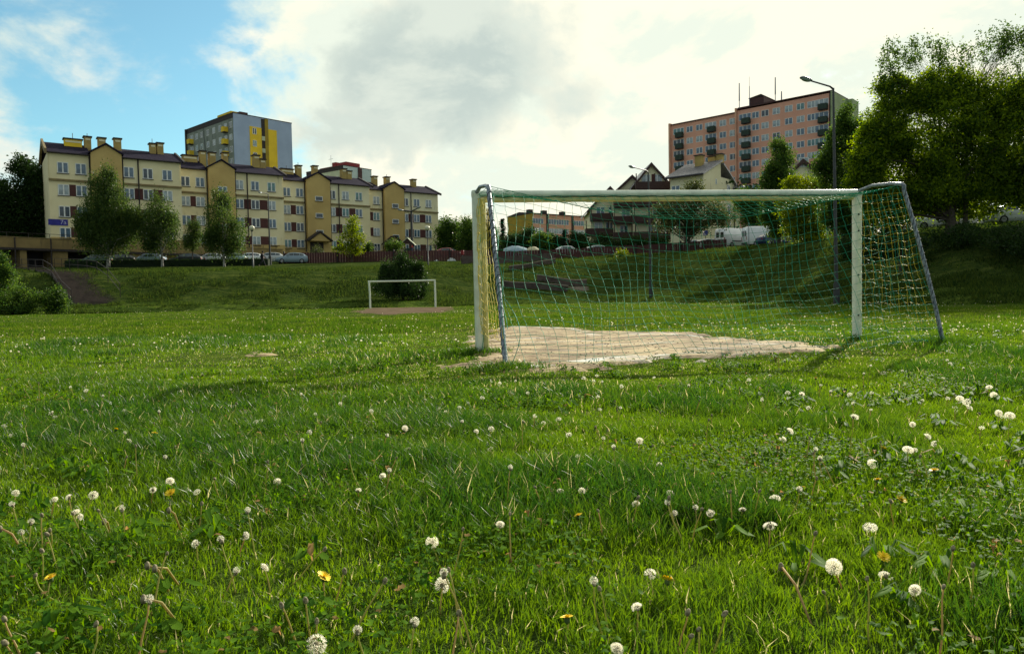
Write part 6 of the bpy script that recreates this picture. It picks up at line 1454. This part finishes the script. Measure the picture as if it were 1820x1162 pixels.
for k in range(150):
    y = 1.5 + 5.2 * random.random() ** .9; cx_ = random.choice([-1.6, -1.1, -.6, .2, .9, 1.3, 1.6, 2.1, -2.1]); x = cx_ * y / 3.2 + random.gauss(0, .16 * y)
    place('spent', 0, 0, random.uniform(.06, .15), 'bare dandelion stalk with brown head in the ' + side_(x / y) + (' of the near grass' if y < 3.2 else ' of the grass further off'), 'spent dandelion stalks', random.uniform(.8, 1.3), pos=Vector((x, y, 0)))
# fallen bleached stalks
for (u0, v0, u1, v1, lab) in ((255, 1062, 320, 1112, 'thick fallen pale stalk at the lower left'), (262, 1003, 300, 1050, 'pale leaning stalk above the thick fallen one'), (275, 1008, 318, 1040, 'second pale stalk leaning the same way above the thick fallen one'), (185, 925, 198, 955, 'short pale stub of a stalk among clocks at the left'), (1388, 1005, 1442, 1110, 'long straight reddish fallen stalk at the lower right'),
                          (0, 938, 44, 985, 'reddish arched stalk at the left edge'), (300, 905, 322, 945, 'pale curved stalk leaning right in the left half')):
    p0 = gp(u0, v0, .09); p1 = gp(u1, v1, .015); mdp = (p0 + p1) / 2 + Vector((.0, 0, .02)); c0 = Vector((p1.x, p1.y, gz(p1.x, p1.y)))
    t = thing('fallen_stalk', lab, 'dandelion stalk', tuple(c0))
    simple = MB().tube([p1 - c0, mdp - c0, p0 - c0], [.0024, .0027, .0024], 8); o = link('stem', simple_me(simple, 'stem', M['stem'], .85 if 'red' in lab else .55), None, t)
    link('bud', SEPAL, None, t, tuple(p0 - c0))
# countless clocks of the further lawn
n = 4600; u_ = rng.random(n); y = 9.5 + 52 * u_ ** 1.15; x = (rng.random(n) * 2 - 1) * .85 * y
dn_ = sst(fbm(x * .16 + 3, y * .16 + 2, 3), .40, .62) + .9 * np.exp(-((y - 48) / 12) ** 2) * sst(x / y, .02, .25); dn_ = dn_ * np.where(x / y < -.05, .45, 1.0); kp = (rng.random(n) < dn_ * .8) & (dmask(x, y) < -.1); x, y = x[kp], y[kp]; n = len(x)
ybs = np.interp(np.clip(x / y, -1.6, 1.6), TA, TB); kp = y < ybs - .3; x, y = x[kp], y[kp]; n = len(x)
z = ground(x, y) + .07 + .05 * rng.random(n); r_ = .010 + .010 * rng.random(n)
octv = np.array([(1, 0, 0), (-1, 0, 0), (0, 1, 0), (0, -1, 0), (0, 0, .8), (0, 0, -.6)]); octf = np.array([(0, 2, 4), (2, 1, 4), (1, 3, 4), (3, 0, 4), (2, 0, 5), (1, 2, 5), (3, 1, 5), (0, 3, 5)])
V = np.stack([x, y, z], -1)[:, None, :] + octv[None] * r_[:, None, None]; Fo = (np.arange(n) * 6)[:, None, None] + octf[None]
tag(link('dandelion_heads', mesh_np('dandelion_heads', V.reshape(-1, 3), [Fo.reshape(-1, 3)], tint=np.repeat(np.clip(rng.normal(.4, .3, n), 0, 1), 6)), M['seed']), kind='stuff')
x2 = x; bl_ = blades('dandelion_stems', x, y, z - ground(x, y), np.full(n, .006), np.full(n, .5), np.full(n, .05), M['stem'], False); tag(bl_, kind='stuff')
